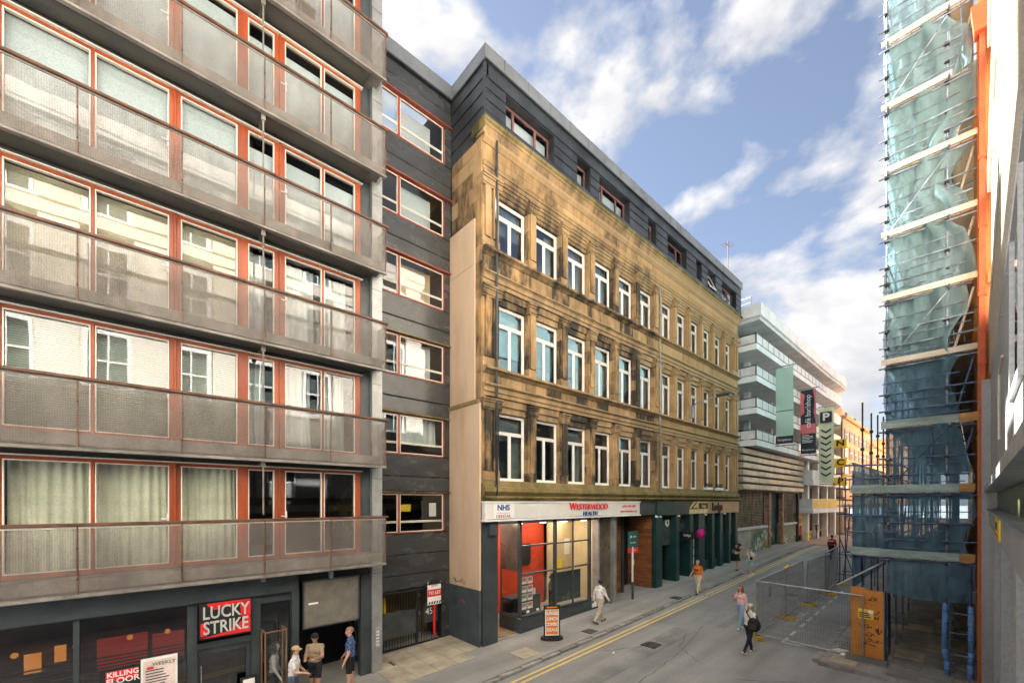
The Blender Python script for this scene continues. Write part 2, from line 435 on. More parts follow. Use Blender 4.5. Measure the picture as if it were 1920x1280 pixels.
M['upvc'] = mat('white_frame', (0.80,0.77,0.73), 0.45, var=0.05, scale=2)
M['redframe'] = mat('red_brown_frame', (0.27,0.07,0.045), 0.45, var=0.15, scale=2)
M['plumframe'] = mat('plum_frame', (0.19,0.09,0.085), 0.45, var=0.15, scale=2)
M['moss_shade'] = stone_mat('mossy_shaded_stone', (0.30,0.225,0.115), (0.25,0.19,0.075), (0.055,0.052,0.016), None, 1.0)  # mossy stone, darkened further to stand in for cornice shadow
M['stone'] = stone_mat('sandstone', (0.455,0.310,0.168), (0.405,0.250,0.112), (0.045,0.038,0.03), 20.9, 1.25)
M['trim'] = stone_mat('sandstone_trim', (0.405,0.283,0.160), (0.345,0.223,0.108), (0.045,0.039,0.032), 20.9, 1.2)
M['steel'] = mat('galvanised', (0.42,0.44,0.46), 0.4, var=0.12, scale=5, metal=0.7)
M['red'] = mat('sign_red', (0.72,0.025,0.03), 0.4, var=0.04)
M['white'] = mat('white_paint', (0.80,0.79,0.77), 0.5, var=0.04)
M['yellow'] = mat('yellow_paint', (0.82,0.56,0.03), 0.5, var=0.06)
M['orange_sign'] = mat('orange_print', (0.80,0.22,0.02), 0.5, var=0.05)

for k_ in ('asphalt','asphalt_light','patch','flag','flag_grey'): speckle(M[k_])
# ================================================================== ground
YB = [-300,-40,0,5,10,15,20,25,30,35,42,60,120,600]
def strip(name, xl, xr, y0, y1, dz, m, thick=0.0, parent=None, step=2.0):
    ys = [y0]
    while ys[-1] + step < y1: ys.append(ys[-1]+step)
    ys.append(y1)
    mb = MB(); fl = (lambda q: q) if callable(xl) else None
    L_ = xl if callable(xl) else (lambda y: xl)
    R_ = xr if callable(xr) else (lambda y: xr)
    vs, fs = [], []
    for y in ys: vs += [(L_(y),y,g(y)+dz),(R_(y),y,g(y)+dz),(L_(y),y,g(y)+dz-thick),(R_(y),y,g(y)+dz-thick)]
    for i in range(len(ys)-1):
        a = 4*i; fs.append((a,a+1,a+5,a+4))
        if thick: fs += [(a+1,a+3,a+7,a+5),(a+2,a,a+4,a+6)]
    if thick: fs += [(0,2,3,1),(4*len(ys)-4,4*len(ys)-3,4*len(ys)-1,4*len(ys)-2)]
    mb.add(vs, fs)
    return mb.build(name, m, parent)
def kx(y): return -9.40 - 0.016*(y-8)
mb = MB(); vs = []; fs = []
for y in YB: vs += [(-400,y,g(y)-0.05),(400,y,g(y)-0.05)]
for i in range(len(YB)-1): fs.append((2*i,2*i+1,2*i+3,2*i+2))
tag(mb.add(vs, fs).build('ground', M['asphalt']), kind='structure')
tag(strip('road', kx, 0.2, -12, 47, 0.0, M['asphalt']), kind='structure')
tag(strip('pavement_left', -14.2, lambda y: kx(y)-0.14, -12, 47, 0.11, M['asphalt_light'], 0.16), kind='structure')
PVL = bpy.data.objects['pavement_left']
tag(strip('plaza', -40, 12, 47.02, 130, 0.06, M['paver'], 0.1), kind='structure')
# kerb stones
ks = MB().cbox(-0.12,0.0,0.006,0.904,-0.1,0.0,0.02).build('kerb_stone', M['kerb'], PVL, loc=(kx(-2), -2, g(-2)+0.115))
for i in range(1, 53):
    y = -2 + i*0.91
    inst(ks, PVL, (kx(y), y, g(y)+0.115+random.uniform(-.004,.004)))
# pale flagstones in front of the recessed block
n = 0
for r_ in range(4):
    for c_ in range(5):
        x0 = -13.5 + r_*0.62; y0 = 5.5 + c_*0.72
        if r_ == 3 and c_ == 4: continue
        z = g(y0+.35)+0.112
        MB().cbox(0,0.03,0,1,0,1) if False else None
        b_ = MB(); b_.add([(x0+.006,y0+.006,z),(x0+.614,y0+.006,z),(x0+.614,y0+.714,z+.026),(x0+.006,y0+.714,z+.026),
                           (x0+.012,y0+.012,z+.012),(x0+.608,y0+.012,z+.012),(x0+.608,y0+.708,z+.036),(x0+.012,y0+.708,z+.036)],
                          [(4,5,6,7),(0,1,5,4),(1,2,6,5),(2,3,7,6),(3,0,4,7)])
        b_.build('flagstone', M['flag'], PVL)
for x0, y0, w, d_ in ((-10.55,9.35,0.75,1.15),):
    z = g(y0+.4)+0.113
    MB().box(x0,x0+w,y0,y0+d_,z-.05,z+.012).build('flagstone', M['flag'], PVL)
# right-hand pavement
PVR = tag(strip('pavement_right', -3.25, 0.6, 15.7, 47, 0.10, M['flag_grey'], 0.2), kind='structure')
for i in range(9):
    for j in range(5):
        x0 = -3.05 + j*0.66; y0 = 15.8 + i*0.9 + (0.45 if j % 2 else 0)
        z = g(y0+.45)+0.102
        MB().box(x0+.006,x0+.654,y0+.006,y0+.894,z-.03,z+.012+random.uniform(0,.006)).build('flagstone', M['flag_grey'] if (i*3+j)%4 else M['flag'], PVR)
k2 = MB().cbox(-0.005,0.17,0.006,0.904,-0.12,0.0,0.02).mesh('kerb_stone', M['kerb'])
for i in range(22):
    y = 15.7+i*0.91
    o = link('kerb_stone', k2, PVR, (-3.27,y+.91,g(y)+0.115)); o.rotation_euler = (0,0,math.pi)
for i in range(4):
    MB().box(-3.25+i*.9,-3.25+i*.9+.89,15.52,15.69,g(15.6)-.1,g(15.6)+.115).build('kerb_stone', M['kerb'], PVR)
# painted lines (flat sheets above the road)
RD = bpy.data.objects['road']
for off in (0.30, 0.52):
    strip('yellow_line', lambda y: kx(y)+off, lambda y: kx(y)+off+0.085, -4, 21.5, 0.005, M['yellow_line'], 0, RD)
    strip('yellow_line', lambda y: kx(y)+off, lambda y: kx(y)+off+0.085, 21.75, 46.8, 0.005, M['yellow_line'], 0, RD)
for y in (17.9,19.2,20.2,21.4,22.6,23.8,25.0,26.3):
    strip('bay_dash', -4.62, -4.52, y, y+0.62, 0.005, M['white_line'], 0, RD)
strip('bay_corner', -4.62, -4.52, 16.9, 17.6, 0.005, M['white_line'], 0, RD)
strip('bay_corner', -4.52, -3.9, 16.9, 17.0, 0.005, M['white_line'], 0, RD)
strip('bay_end', -3.5, -2.9 if False else -3.28, 16.3, 16.4, 0.005, M['white_line'], 0, RD)
lt = text('loading_letters', 'LOADING', 0.42, (-4.93, 20.4, g(20.4)+0.014), 'up', M['white_line'], RD, 0.002, 1.15)
lt.rotation_euler = (math.atan(0.037), 0, 0)
lt2 = text('loading_letters', 'ONLY', 0.42, (-4.95, 25.6, g(25.6)+0.014), 'up', M['white_line'], RD, 0.002, 1.2)
lt2.rotation_euler = (math.atan(0.037), 0, 0)
# patched strips of tarmac
for a, b_, c_, d_ in ((-8.0,-7.2,5,16),(-6.9,-6.55,17,40),(-8.3,-7.3,27,30),(-4.2,-3.4,24,40)):
    strip('tarmac_patch', a, b_, c_, d_, 0.003, M['patch'], 0, RD)
# covers and drains
def cover(x, y, w, l, nm, label):
    z = g(y)+ (0.112 if x < kx(y) else 0.002)
    t = thing(nm, label, 'drain cover', (x,y,z))
    MB().box(x-w/2,x+w/2,y-l/2,y+l/2,z-.03,z+.009).build('frame', M['iron'], t)
    for i in range(4):
        yy = y-l/2+l*(i+.5)/4
        MB().box(x-w*.42,x+w*.42,yy-l*.07,yy+l*.07,z+.004,z+.015).build('bar', M['iron'], t)
cover(-9.95,13.0,0.45,0.5,'drain_cover','square iron drain cover in the pavement before the dental shop')
cover(-9.9,19.8,0.45,0.55,'drain_cover','square iron cover in the pavement before the green pub')
cover(-7.7,13.6,.55,.6,'manhole_cover','iron manhole cover in the road opposite the pavement sign')
cover(-6.2,24.5,.55,.6,'manhole_cover','iron manhole cover in the road beyond the two women')
cover(-12.6,6.4,0.5,0.7,'drain_cover','dark iron access cover in the pale flagstones by the gate')

# ================================================================== apartment block with balconies (left)
F = 2.89
AB = thing('apartment_block', 'balconied apartment block with orange timber windows and perforated balcony panels at far left', 'building', (-13,0,g(0)))
# shell: slabs, party walls, roof, back (dark rooms behind the glass)
def part(parent, name, m, *boxes):
    b_ = MB()
    for q in boxes: b_.box(*q)
    return b_.build(name, m, parent)
part(AB,'back_wall',M['dark'],(-17.2,-17.0,-6,5.7,-.4,22))
part(AB,'party_or_filler_wall',M['clad'],(-17,-13.60,5.35,5.66,-.4,22),(-17,-12.6,-6.2,-6.0,-.4,22))
part(AB,'roof',M['zinc2'],(-17.2,-12.3,-6.2,5.74,21.6,22.0))
WX = -12.5
YW = dict(A=(Yp(4,12.5),Yp(170,12.5)), B=(Yp(178,12.5),Yp(317,12.5)), C=(Yp(339,12.5),Yp(445,12.5)),
          D=(Yp(465,12.5),Yp(514,12.5)), E=(Yp(534,12.5),Yp(603,12.5)), F=(Yp(607,12.5),Yp(665,12.5)), Z=(-3.1,Yp(4,12.5)-.2))
M['tan_blind_reflection'] = mat('tan_blind_reflection',(0.36,0.30,0.21),.85,var=.06,scale=.5)  # blind backing, and warm reflections painted behind the panes
def curtain_mesh(y0, y1, z0, z1, x, amp, nfold, lean=0.0):
    mbx = MB()
    ph = random.random()*6
    def fn(a, b_):
        y = y0+(y1-y0)*a
        return (x + amp*math.sin(a*nfold*6.283+ph)+amp*.6*math.sin(a*nfold*2.7+ph*2)*(1-b_*.6), y+0.02*math.sin(b_*2+a*9), z0+(z1-z0)*b_)
    return mbx.grid(fn, max(16,int(nfold*9)), 6)
for k in range(6):
    zb = 3.78+F*k; zt = zb+2.25; zf = 3.66+F*k
    part(AB,'floor_slab',M['dark'],(-17,-12.62,-6,5.35,zf-.28,zf))
    # timber posts and rails framing the strip of windows
    posts = [(Yp(4,12.5)-.2,Yp(4,12.5)),(YW['A'][1],YW['B'][0]),(YW['B'][1],YW['C'][0]),(YW['C'][1],YW['D'][0]),(YW['D'][1],YW['E'][0]),(YW['E'][1],YW['F'][0]),(YW['F'][1],Yp(675,12.5))]
    for i, (a, b_) in enumerate(posts):
        o = MB().cbox(-12.66,-12.46,a+.001,b_-.001,zf+.02,zt+.07,0.012).build('timber_post', M['timber'], AB)
        if i in (2,4):
            m_ = (a+b_)/2; MB().cbox(-12.46,-12.42,m_-.025,m_+.025,zf+.02,zt+.06,0.01).build('cover_strip', M['timber'], o)
    part(AB,'head_rail',M['timber'],(-12.64,-12.47,-3.4,Yp(664,12.5),zt+.001,zt+.068))
    part(AB,'sill_rail',M['timber'],(-12.64,-12.47,-3.4,Yp(664,12.5),zf+.02,zb-.001))
    part(AB,'flashing',M['bead'],(-12.5,-12.40,-3.4,Yp(678,12.5),zt+.075,zt+.10))
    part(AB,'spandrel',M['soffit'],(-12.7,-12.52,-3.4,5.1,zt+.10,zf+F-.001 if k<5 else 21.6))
    part(AB,'end_panel',M['slate'],(-12.62,-12.52,Yp(675,12.5)+.002,Yp(697,12.5),zf,zf+F-.002))
    for nm in 'ZABCDEF':
        y0, y1 = YW[nm]
        bd = MB(); t_ = 0.022
        bd.box(-12.56,-12.475,y0+.001,y0+t_,zb,zt); bd.box(-12.56,-12.475,y1-t_,y1-.001,zb,zt)
        bd.box(-12.56,-12.475,y0+t_,y1-t_,zb,zb+t_); bd.box(-12.56,-12.475,y0+t_,y1-t_,zt-t_,zt)
        w = bd.build('window', M['bead'], AB)
        MB().box(-12.545,-12.535,y0+t_,y1-t_,zb+t_,zt-t_).build('pane', M['glassL'], w)
        if nm in 'BE':
            yh = y1-.02 if nm == 'B' else y0+.02
            MB().box(-12.47,-12.45,yh-.02,yh+.02,zb+.92,zb+1.16).box(-12.45,-12.40,yh-.012,yh+.012,zb+1.02,zb+1.045).box(-12.42,-12.40,yh-.13,yh,zb+1.02,zb+1.045).build('handle', M['white'], w)
        # what hangs behind the glass; upper-row blind sheets stand in for reflections
        if k == 0 and nm in 'ZABC': curtain_mesh(y0,y1,zf+.05,zt,-12.78,.028,(y1-y0)*6).build('curtain', M['curtain'], w, smooth=True)
        elif k == 1 and nm in 'ZABC':
            bl = MB(); z = zb+.03
            while z < zt-.03:
                bl.box(-12.72,-12.69,y0+.03,y1-.03,z,z+.026); z += 0.048
            bl.build('blind', M['blind'], w)
            MB().box(-12.76,-12.75,y0,y1,zb,zt).build('blind_backing', M['tan_blind_reflection'], w)
        elif k == 1: 
            curtain_mesh(y0+.05,y0+(y1-y0)*.8,zf+.05,zt,-12.9,.05,(y1-y0)*4).build('curtain', M['curtain2'], w, smooth=True)
        elif k == 2 and nm in 'ZABC': MB().box(-12.63,-12.625,y0,y1,zb,zt-.02).build('blind_or_reflection', M['tan_blind_reflection'], w)  # tan sheet stands in for the warm reflection in these panes
        elif k == 2 and nm in 'DEF': curtain_mesh(y0,y1-.1,zf+.05,zt,-12.9,.03,(y1-y0)*4).build('curtain', M['curtain2'], w, smooth=True)
        elif k == 3 and nm in 'ABC': MB().box(-12.63,-12.625,y0,y1,zb,zt).build('blind_or_reflection', M['roller'], w)  # pale sheet stands in for the facade reflected in these panes
        elif k >= 3: MB().box(-12.63,-12.625,y0,y1,zb,zt-(0.25 if nm in 'EF' else .1 if nm in 'C' else .3 if nm == 'D' else .06)).build('blind_or_reflection', M['roller'], w)
# balconies
seams = [-4.05,-2.45,-0.85,0.77,2.39,3.99,5.57]
for k in range(6):
    zr = 4.73+F*k; zb = 3.33+F*k; zf = 3.66+F*k
    bal = MB().box(-12.52,-11.90,-4.05,5.50,zb+.10,zf).build('balcony', M['slabedge'], AB)
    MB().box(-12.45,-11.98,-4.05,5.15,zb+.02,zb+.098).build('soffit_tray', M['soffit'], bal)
    MB().prism([(-11.90,zb-.02),(-11.80,zb-.02),(-11.80,zb+.03),(-11.84,zb+.05),(-11.90,zb+.05)],'y',-4.05,5.58).build('drip_edge', M['slabedge'], bal)
    MB().cbox(-11.90,-11.78,-4.05,5.63,zr-.02,zr+.045,0.015).build('hand_rail', M['railwood'], bal)
    MB().box(-11.86,-11.835,-4.05,5.57,zr-.055,zr-.022).build('rail_lip', M['bead'] if k == 0 else M['slabedge'], bal)
    for i, (a, b_) in enumerate(zip(seams, seams[1:])):
        MB().box(-11.852,-11.846,a+.012,b_-.012,zb+.055,zr-.06).build('mesh_panel', M['mesh'], bal)
        MB().box(-11.88,-11.83,b_-.011,b_+.011,zb+.02,zr-.02).build('panel_post', M['railwood'], bal)
        for zz_ in (zb+.35, zr-.45):
            MB().cyl((-11.83,b_,zz_),(-11.815,b_,zz_),.018,n=6).build('bolt', M['black'], bal)
    MB().box(-12.36,-11.87,5.545,5.553,zb+.055,zr-.06).build('end_panel', M['mesh'], bal)
    # bracket and rain spout under the seams
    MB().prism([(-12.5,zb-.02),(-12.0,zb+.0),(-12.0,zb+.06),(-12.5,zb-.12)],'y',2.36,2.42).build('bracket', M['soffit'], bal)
    MB().box(-12.02,-11.94,2.34,2.43,zb-.14,zb+.02).build('spout', M['slabedge'], bal)
    if k: MB().cyl((-11.98,2.385,zb-.12),(-11.98,2.385,zb-1.35),.022,n=6).build('rain_chain', M['slabedge'], bal)
# end column
part(AB,'column',M['column'],(-13.4,-12.36,Yp(697,12.4),5.70,-.2,22))
for z in (3.0,5.9,8.8,11.7,14.6,17.5,20.3):
    part(AB,'column_joint',M['slate'],(-12.37,-12.355,Yp(697,12.4)-.002,5.702,z,z+.012))
# ground floor bar front
YS = lambda u: Yp(u,12.5)
part(AB,'fascia',M['slate'],(-12.7,-12.30,-4,YS(556),2.80,3.34))
part(AB,'fascia',M['dark'],(-12.7,-12.45,YS(556)+.001,5.3,2.98,3.34))
part(AB,'bar_floor',M['dark'],(-17,-12.4,-6,5.3,-.5,-.2))
part(AB,'stallriser',M['slate'],(-12.6,-12.45,-4,YS(358),-.4,.25))
for u in (143,355):
    part(AB,'mullion',M['slate'],(-12.6,-12.42,YS(u)-.04,YS(u)+.05,.25,2.80))
for a, b_ in ((-3.9,YS(143)-.04),(YS(143)+.05,YS(355)-.04)):
    w = MB().box(-12.6,-12.5,a,b_,2.74,2.799).build('shop_window', M['slate'], AB)
    MB().box(-12.56,-12.55,a,b_,.25,2.74).build('pane', M['glassB'], w)
    z = .4; bl = MB()
    while z < 1.75: bl.box(-12.9,-12.86,a+.05,b_-.05,z,z+.022); z += .075
    bl.build('blind', M['slate'], w)
part(AB,'pier',M['slate'],(-12.7,-12.40,YS(470),YS(487),-.4,2.80),(-12.7,-12.36,YS(545),YS(558),-.4,2.80))
part(AB,'door_head',M['slate'],(-12.62,-12.44,YS(364),YS(470)-.001,1.66,1.80))
part(AB,'door_jamb',M['slate'],(-12.62,-12.42,YS(355)+.051,YS(369),-.4,2.80))
dr = part(AB,'bar_door',M['slate'],(-12.6,-12.5,YS(370),YS(470)-.002,-.35,.1),(-12.6,-12.5,YS(370),YS(374),.1,1.65),(-12.6,-12.5,YS(462),YS(470)-.002,.1,1.65),(-12.6,-12.5,YS(374)+.001,YS(462)-.001,1.5,1.65))
MB().box(-12.56,-12.55,YS(374),YS(462),.1,1.5).build('pane', M['glassB'], dr)
MB().box(-12.49,-12.46,YS(376),YS(378),.75,1.25).build('handle', M['steel'], dr)
w = MB().box(-12.6,-12.46,YS(487),YS(545),2.55,2.799).build('side_window', M['slate'], AB)
MB().box(-12.56,-12.55,YS(487),YS(545),.05,2.55).build('pane', M['glassB'], w)
# bar interior
M['barwall'] = mat('bar_brick', (0.12,0.05,0.03), 0.8, var=0.3, scale=2)
M['lampo'] = mat('amber_lamp', (1.0,0.36,0.06), 0.5, emit=0.10, fine=0)
M['glow_red'] = mat('red_neon_panel', (0.9,0.07,0.05), 0.5, emit=0.03, fine=0)
part(AB,'bar_back_wall',M['barwall'],(-15.6,-15.5,-5,3.0,-.2,3.0))
part(AB,'bar_counter',M['railwood'],(-14.8,-14.2,-4,2.0,-.2,.95))
for i, (y, z, w_, h_) in enumerate(((-2.0,1.0,.28,.5),(-1.5,1.2,.2,.4),(-.75,.5,1.0,1.1),(.35,.7,.7,.8))):
    MB().box(-15.4,-15.36,y,y+w_,z,z+h_).build('lit_panel', M['glow_red'] if i>1 else M['lampo'], AB)
for y in (-1.9,-1.0,-.1,.6):
    MB().ball((-13.6,y,1.95),.06).build('pendant_lamp', M['lampo'], AB)
# service opening with raised board
part(AB,'opening_back',M['black'],(-14.6,-14.5,YS(558),5.3,-.4,3.0))
part(AB,'opening_floor',M['dark'],(-14.6,-12.4,YS(558),5.3,-.42,-.15))
part(AB,'jamb',M['slate'],(-12.65,-12.45,YS(675),YS(697)-.001,-.4,3.0))
hb = thing('hanging_board','weathered grey board hung in the dark service opening beside the bar','board',(-12.36,4.2,1.7))
MB().cbox(-12.40,-12.34,3.42,4.95,1.72,3.0,.012).build('sheet', mat('weathered_board',(0.17,0.155,0.13),.7,c2=(0.11,0.10,0.085),scale=2.5), hb)
for q in ((3.40,3.44,1.70,3.02),(4.93,4.97,1.70,3.02),(3.44,4.93,1.69,1.73),(3.44,4.93,2.985,3.03)):
    MB().box(-12.335,-12.32,*q).build('edge_trim', M['slate'], hb)
MB().box(-12.335,-12.325,3.55,3.80,2.35,2.40).build('paint_smear', M['white'], hb)
MB().box(-12.4,-12.3,4.1,4.2,3.02,3.2).build('hanger', M['steel'], hb)

# bar sign LUCKY STRIKE
ls = thing('bar_sign','red and black boxed sign reading LUCKY STRIKE above the bar door','sign',(-12.3,1.65,1.9))
y0, y1 = YS(372), YS(468)
MB().box(-12.42,-12.28,y0,y1,1.92,2.78).build('sign_box', M['black'], ls)
MB().prism([(y0+.02,1.95),(y1-.02,1.95),(y1-.02,2.36),(y0+.55,2.03)],'x',-12.28,-12.268).build('red_wedge', M['red'], ls)
MB().prism([(y0+.15,2.72),(y0+.28,2.60),(y1-.1,2.70),(y1-.02,2.76),(y0+.15,2.765)],'x',-12.28,-12.268).build('red_wedge', M['red'], ls)
MB().prism([(y1-.22,2.35),(y1-.02,2.3),(y1-.02,2.75),(y1-.24,2.7)],'x',-12.28,-12.268).build('red_wedge', M['red'], ls)
MB().prism([(y0+.02,2.0),(y0+.14,2.0),(y0+.14,2.34),(y0+.02,2.3)],'x',-12.28,-12.268).build('red_wedge', M['red'], ls)
M['silver'] = mat('silver_letter',(0.66,0.68,0.64),.35,var=.1,metal=.3)
text('letters','LUCKY',.42,(-12.255,(y0+y1)/2,2.53),'+x',M['silver'],ls,.02,.72,.006)
text('letters','STRIKE',.42,(-12.255,(y0+y1)/2,2.17),'+x',M['silver'],ls,.02,.72,.006)
# posters on the bar window
p1 = thing('poster','red and black poster with KILLING FLOOR lettering on the bar window','poster',(-12.53,0,.75))
ya, yb_ = YS(186), YS(262)
MB().box(-12.54,-12.532,ya,yb_,.78,1.56).build('paper', M['black'], p1)
MB().box(-12.532,-12.528,ya+.1,yb_-.02,1.30,1.52).build('red_band', M['red'], p1)
text('letters','KILLING',.15,(-12.522,(ya+yb_)/2+.05,1.445),'+x',M['white'],p1,.004,.95,.003)
text('letters','FLOOR',.17,(-12.522,(ya+yb_)/2+.05,1.30),'+x',M['white'],p1,.004,1,.003)
p2 = thing('poster','white poster with small print and WEEKLY heading on the bar window','poster',(-12.53,.5,.75))
ya, yb_ = YS(264), YS(333)
MB().box(-12.54,-12.532,ya,yb_,.70,1.66).build('paper', M['white'], p2)
MB().box(-12.532,-12.528,ya+.04,yb_-.04,.75,1.60).build('print_panel', mat('poster_pink',(0.75,0.62,0.58),.6), p2)
text('letters','WEEKLY',.11,(-12.522,(ya+yb_)/2+.08,1.50),'+x',M['black'],p2,.004,1)
for i in range(9):
    MB().box(-12.527,-12.524,ya+.08,ya+.08+random.uniform(.25,.42),1.36-i*.065,1.385-i*.065).build('print_line', M['slate'], p2)
MB().box(-12.527,-12.524,ya+.1,ya+.22,1.40,1.46).build('red_band', M['red'], p2)
# copper framed glass screen by the bar entrance, and an easel board
gs = thing('glass_screen','copper framed glass entrance screen standing beside the bar pier','screen',(-12.1,2.6,g(2.6)))
M['copper'] = mat('copper',(0.55,0.30,0.17),.35,metal=.8,var=.1)
zg = g(2.6)+.11
for x, y in ((-12.35,2.42),(-12.35,2.9),(-11.95,2.42),(-11.95,2.9)):
    MB().box(x-.015,x+.015,y-.015,y+.015,zg,zg+2.05).build('post', M['copper'], gs)
for z in (zg+2.05,):
    MB().box(-12.37,-11.93,2.405,2.435,z,z+.03).box(-12.37,-11.93,2.885,2.915,z,z+.03).box(-11.965,-11.935,2.435,2.885,z,z+.03).build('top_rail', M['copper'], gs)
MB().box(-11.953,-11.947,2.435,2.885,zg,zg+2.05).build('pane', M['glassP'], gs)
eb = thing('easel_board','small leaning black framed board beside the bar door','sign',(-12.15,2.1,g(2.1)))
MB().prism([(-12.2,zg),(-12.1,zg),(-12.3,zg+.95),(-12.36,zg+.95)],'y',1.95,2.3).build('board', M['black'], eb)
MB().prism([(-12.1+.002,zg+.1),(-12.09,zg+.1),(-12.28,zg+.9),(-12.292,zg+.9)],'y',2.0,2.25).build('notice', M['white'], eb)

# ================================================================== recessed dark clad stair block
CB = thing('dark_clad_block', 'recessed black metal clad block with red framed windows between balconies and sandstone', 'building', (-14,7.4,g(7.4)))
XC = -13.55
part(CB,'core',M['dark'],(-17,-16.5,5.7,9.05,-.2,20))
part(CB,'side_wall',M['dark'],(-17,-13.7,9.0,9.06,-.2,21))
yL, yR = 5.70, 9.05
wy0, wy1 = 5.72, Yp(831,13.6)
wm = Yp(747,13.6)
for k in range(6):
    zt = 5.47+2.785*k; zb = 4.10+2.785*k
    part(CB,'inner_floor',M['dark'],(-16.5,-13.75,5.7,9.0,zb-1.0,zb-.85))
    # hood, end cheek, panels
    part(CB,'hood',M['moss_shade'] if k < 3 else M['redframe'],(-13.62,-13.44,yL,yR,zt+.05,zt+.09))
    part(CB,'cheek',M['clad'],(-13.7,-13.56,wy1+.045,yR,zb-.02,zt+.045))
    MB().cbox(-13.75,-13.54,yL,yR,zt+.095,zt+.62,.03).build('clad_panel', M['clad'], CB)
    zn = 4.10+2.785*(k+1)
    top = zn-.03 if k < 5 else 20.53
    MB().cbox(-13.75,-13.55,yL,yR,zt+.63,top,.03).build('clad_panel', M['clad'], CB)
    fr = MB()
    fr.box(-13.66,-13.58,wy0,wy1,zb-.02,zb+.03); fr.box(-13.66,-13.58,wy0,wy1,zt-.005,zt+.045)
    fr.box(-13.66,-13.56,wm-.055,wm+.045,zb+.031,zt-.006); fr.box(-13.66,-13.58,wy1-.04,wy1+.04,zb+.031,zt-.006)
    w = fr.build('window', M['redframe'], CB)
    zm = zb+.38
    for a, b_ in ((wy0,wm-.055),(wm+.045,wy1-.04)):
        bd = MB(); t_ = .022
        for c_, d_ in ((zb+.03,zm),(zm+.02,zt-.005)):
            bd.box(-13.60,-13.565,a,a+t_,c_,d_); bd.box(-13.60,-13.565,b_-t_,b_,c_,d_)
            bd.box(-13.60,-13.565,a+t_,b_-t_,c_,c_+t_); bd.box(-13.60,-13.565,a+t_,b_-t_,d_-t_,d_)
            MB().box(-13.60,-13.594,a+t_,b_-t_,c_+t_,d_-t_).build('pane', M['glassL'], w)
        bd.build('bead', M['bead'], w)
    if k in (2,3,4,5): MB().box(-14.0,-13.98,wm+.1,wy1-.35,zb,zt).build('blind_or_reflection', M['roller'] if k != 3 else M['tan'], w)
    if k == 1: curtain_mesh(wm+.1,wy1-.15,zb+.4,zt,-13.9,.03,6).build('curtain', M['curtain2'], w, smooth=True)
    if k == 0:
        MB().box(-13.75,-13.74,wm+.15,wm+.55,zb+.75,zb+1.0).build('notice', M['yellow'], w)
        MB().box(-13.72,-13.71,wy1-.55,wy1-.25,zb+.55,zb+1.05).build('notice', M['white'], w)
part(CB,'parapet',M['zinc2'],(-14.2,-13.47,yL-.3,9.14,20.60,21.13))
part(CB,'parapet_lip',M['zinc'],(-14.2,-13.44,yL-.3,9.12,20.53,20.595))
MB().cbox(-13.75,-13.55,yL,yR,3.32,4.05,.03).build('clad_panel', M['clad'], CB)
MB().cbox(-13.75,-13.54,yL,yR,2.60,3.31,.03).build('clad_panel', M['clad'], CB)
MB().cbox(-13.75,-13.55,yL,yR,2.10,2.59,.02).build('clad_panel', M['clad'], CB)
part(CB,'gate_pier',M['clad'],(-13.9,-13.56,Yp(829,13.55),yR,-.2,2.095))
part(CB,'passage_wall',mat('passage_ochre',(0.36,0.27,0.10),.8,var=.2),(-15.3,-15.2,5.7,9.0,-.2,2.1))
part(CB,'passage_box',M['yellow'],(-14.6,-14.2,6.2,6.7,1.2,1.75))
# gate
gt = thing('metal_gate','black barred metal gate with sheet panel closing the passage','gate',(-13.6,7.2,g(7.2)))
zg = g(7.2)+.13; yG0, yG1 = 5.72, Yp(828,13.6)
MB().box(-13.64,-13.58,yG0,yG1,zg,zg+.06).box(-13.64,-13.58,yG0,yG1,1.98,2.06).box(-13.64,-13.58,7.55,7.63,zg+.06,1.98).box(-13.64,-13.58,yG1-.05,yG1,zg+.06,1.98).build('frame', M['black'], gt)
y = yG0+.08
while y < yG1-.08:
    if abs(y-7.59) > .06: MB().cyl((-13.61,y,zg+.06),(-13.61,y,1.98),.011,n=6).build('bar', M['black'], gt)
    y += .105
MB().box(-13.59,-13.57,yG0,7.53,zg+.45,1.35).build('sheet_panel', mat('gate_sheet',(0.075,0.085,0.09),.35,metal=.4,var=.2,scale=1.5), gt)
for z in (zg+.3, 1.1, 1.75): MB().cyl((-13.56,7.68,z),(-13.56,7.68,z+.12),.025,n=8).build('hinge', M['steel'], gt)
# letting board
tl = thing('letting_board','red and white TO LET board on a red post by the gate','sign',(-13.4,8.4,g(8.4)))
yT = Yp(814,13.4)
MB().box(-13.42,-13.38,yT-.04,yT+.04,.3,1.42).build('post', M['red'], tl)
MB().box(-13.41,-13.375,yT-.28,yT+.28,1.42,2.25).build('board', M['white'], tl)
MB().box(-13.375,-13.37,yT-.28,yT+.28,1.72,1.98).build('red_band', M['red'], tl)
text('letters','TO LET',.17,(-13.362,yT,1.85),'+x',M['white'],tl,.006,.92,.003)
text('letters','LET BY',.09,(-13.37,yT,2.11),'+x',M['black'],tl,.006,1)
MB().prism([(yT-.28,2.22),(yT-.14,2.30),(yT+.14,2.30),(yT+.28,2.22),(yT+.28,2.16),(yT-.28,2.16)],'x',-13.376,-13.369).build('arch', M['black'], tl)
for i in range(5):
    a = yT-.26+i*.11; MB().prism([(a,1.44),(a+.06,1.44),(a+.10,1.54),(a+.04,1.54)],'x',-13.376,-13.369).build('pattern', M['black'], tl)
text('number_plate','45',.34,(-13.55,Yp(806,13.5),1.15),'+x',M['white'],CB,.006,.9)
MB().box(-13.60,-13.565,Yp(797,13.5),Yp(822,13.5),.75,1.45).build('plate', M['slate'], gt)
ic = thing('entry_phone','white entry phone panel on the grey column by the gate','intercom',(-12.36,5.55,.9))
MB().cbox(-12.36,-12.335,5.46,5.63,.70,1.35,.006).build('plate', M['steel'], ic)
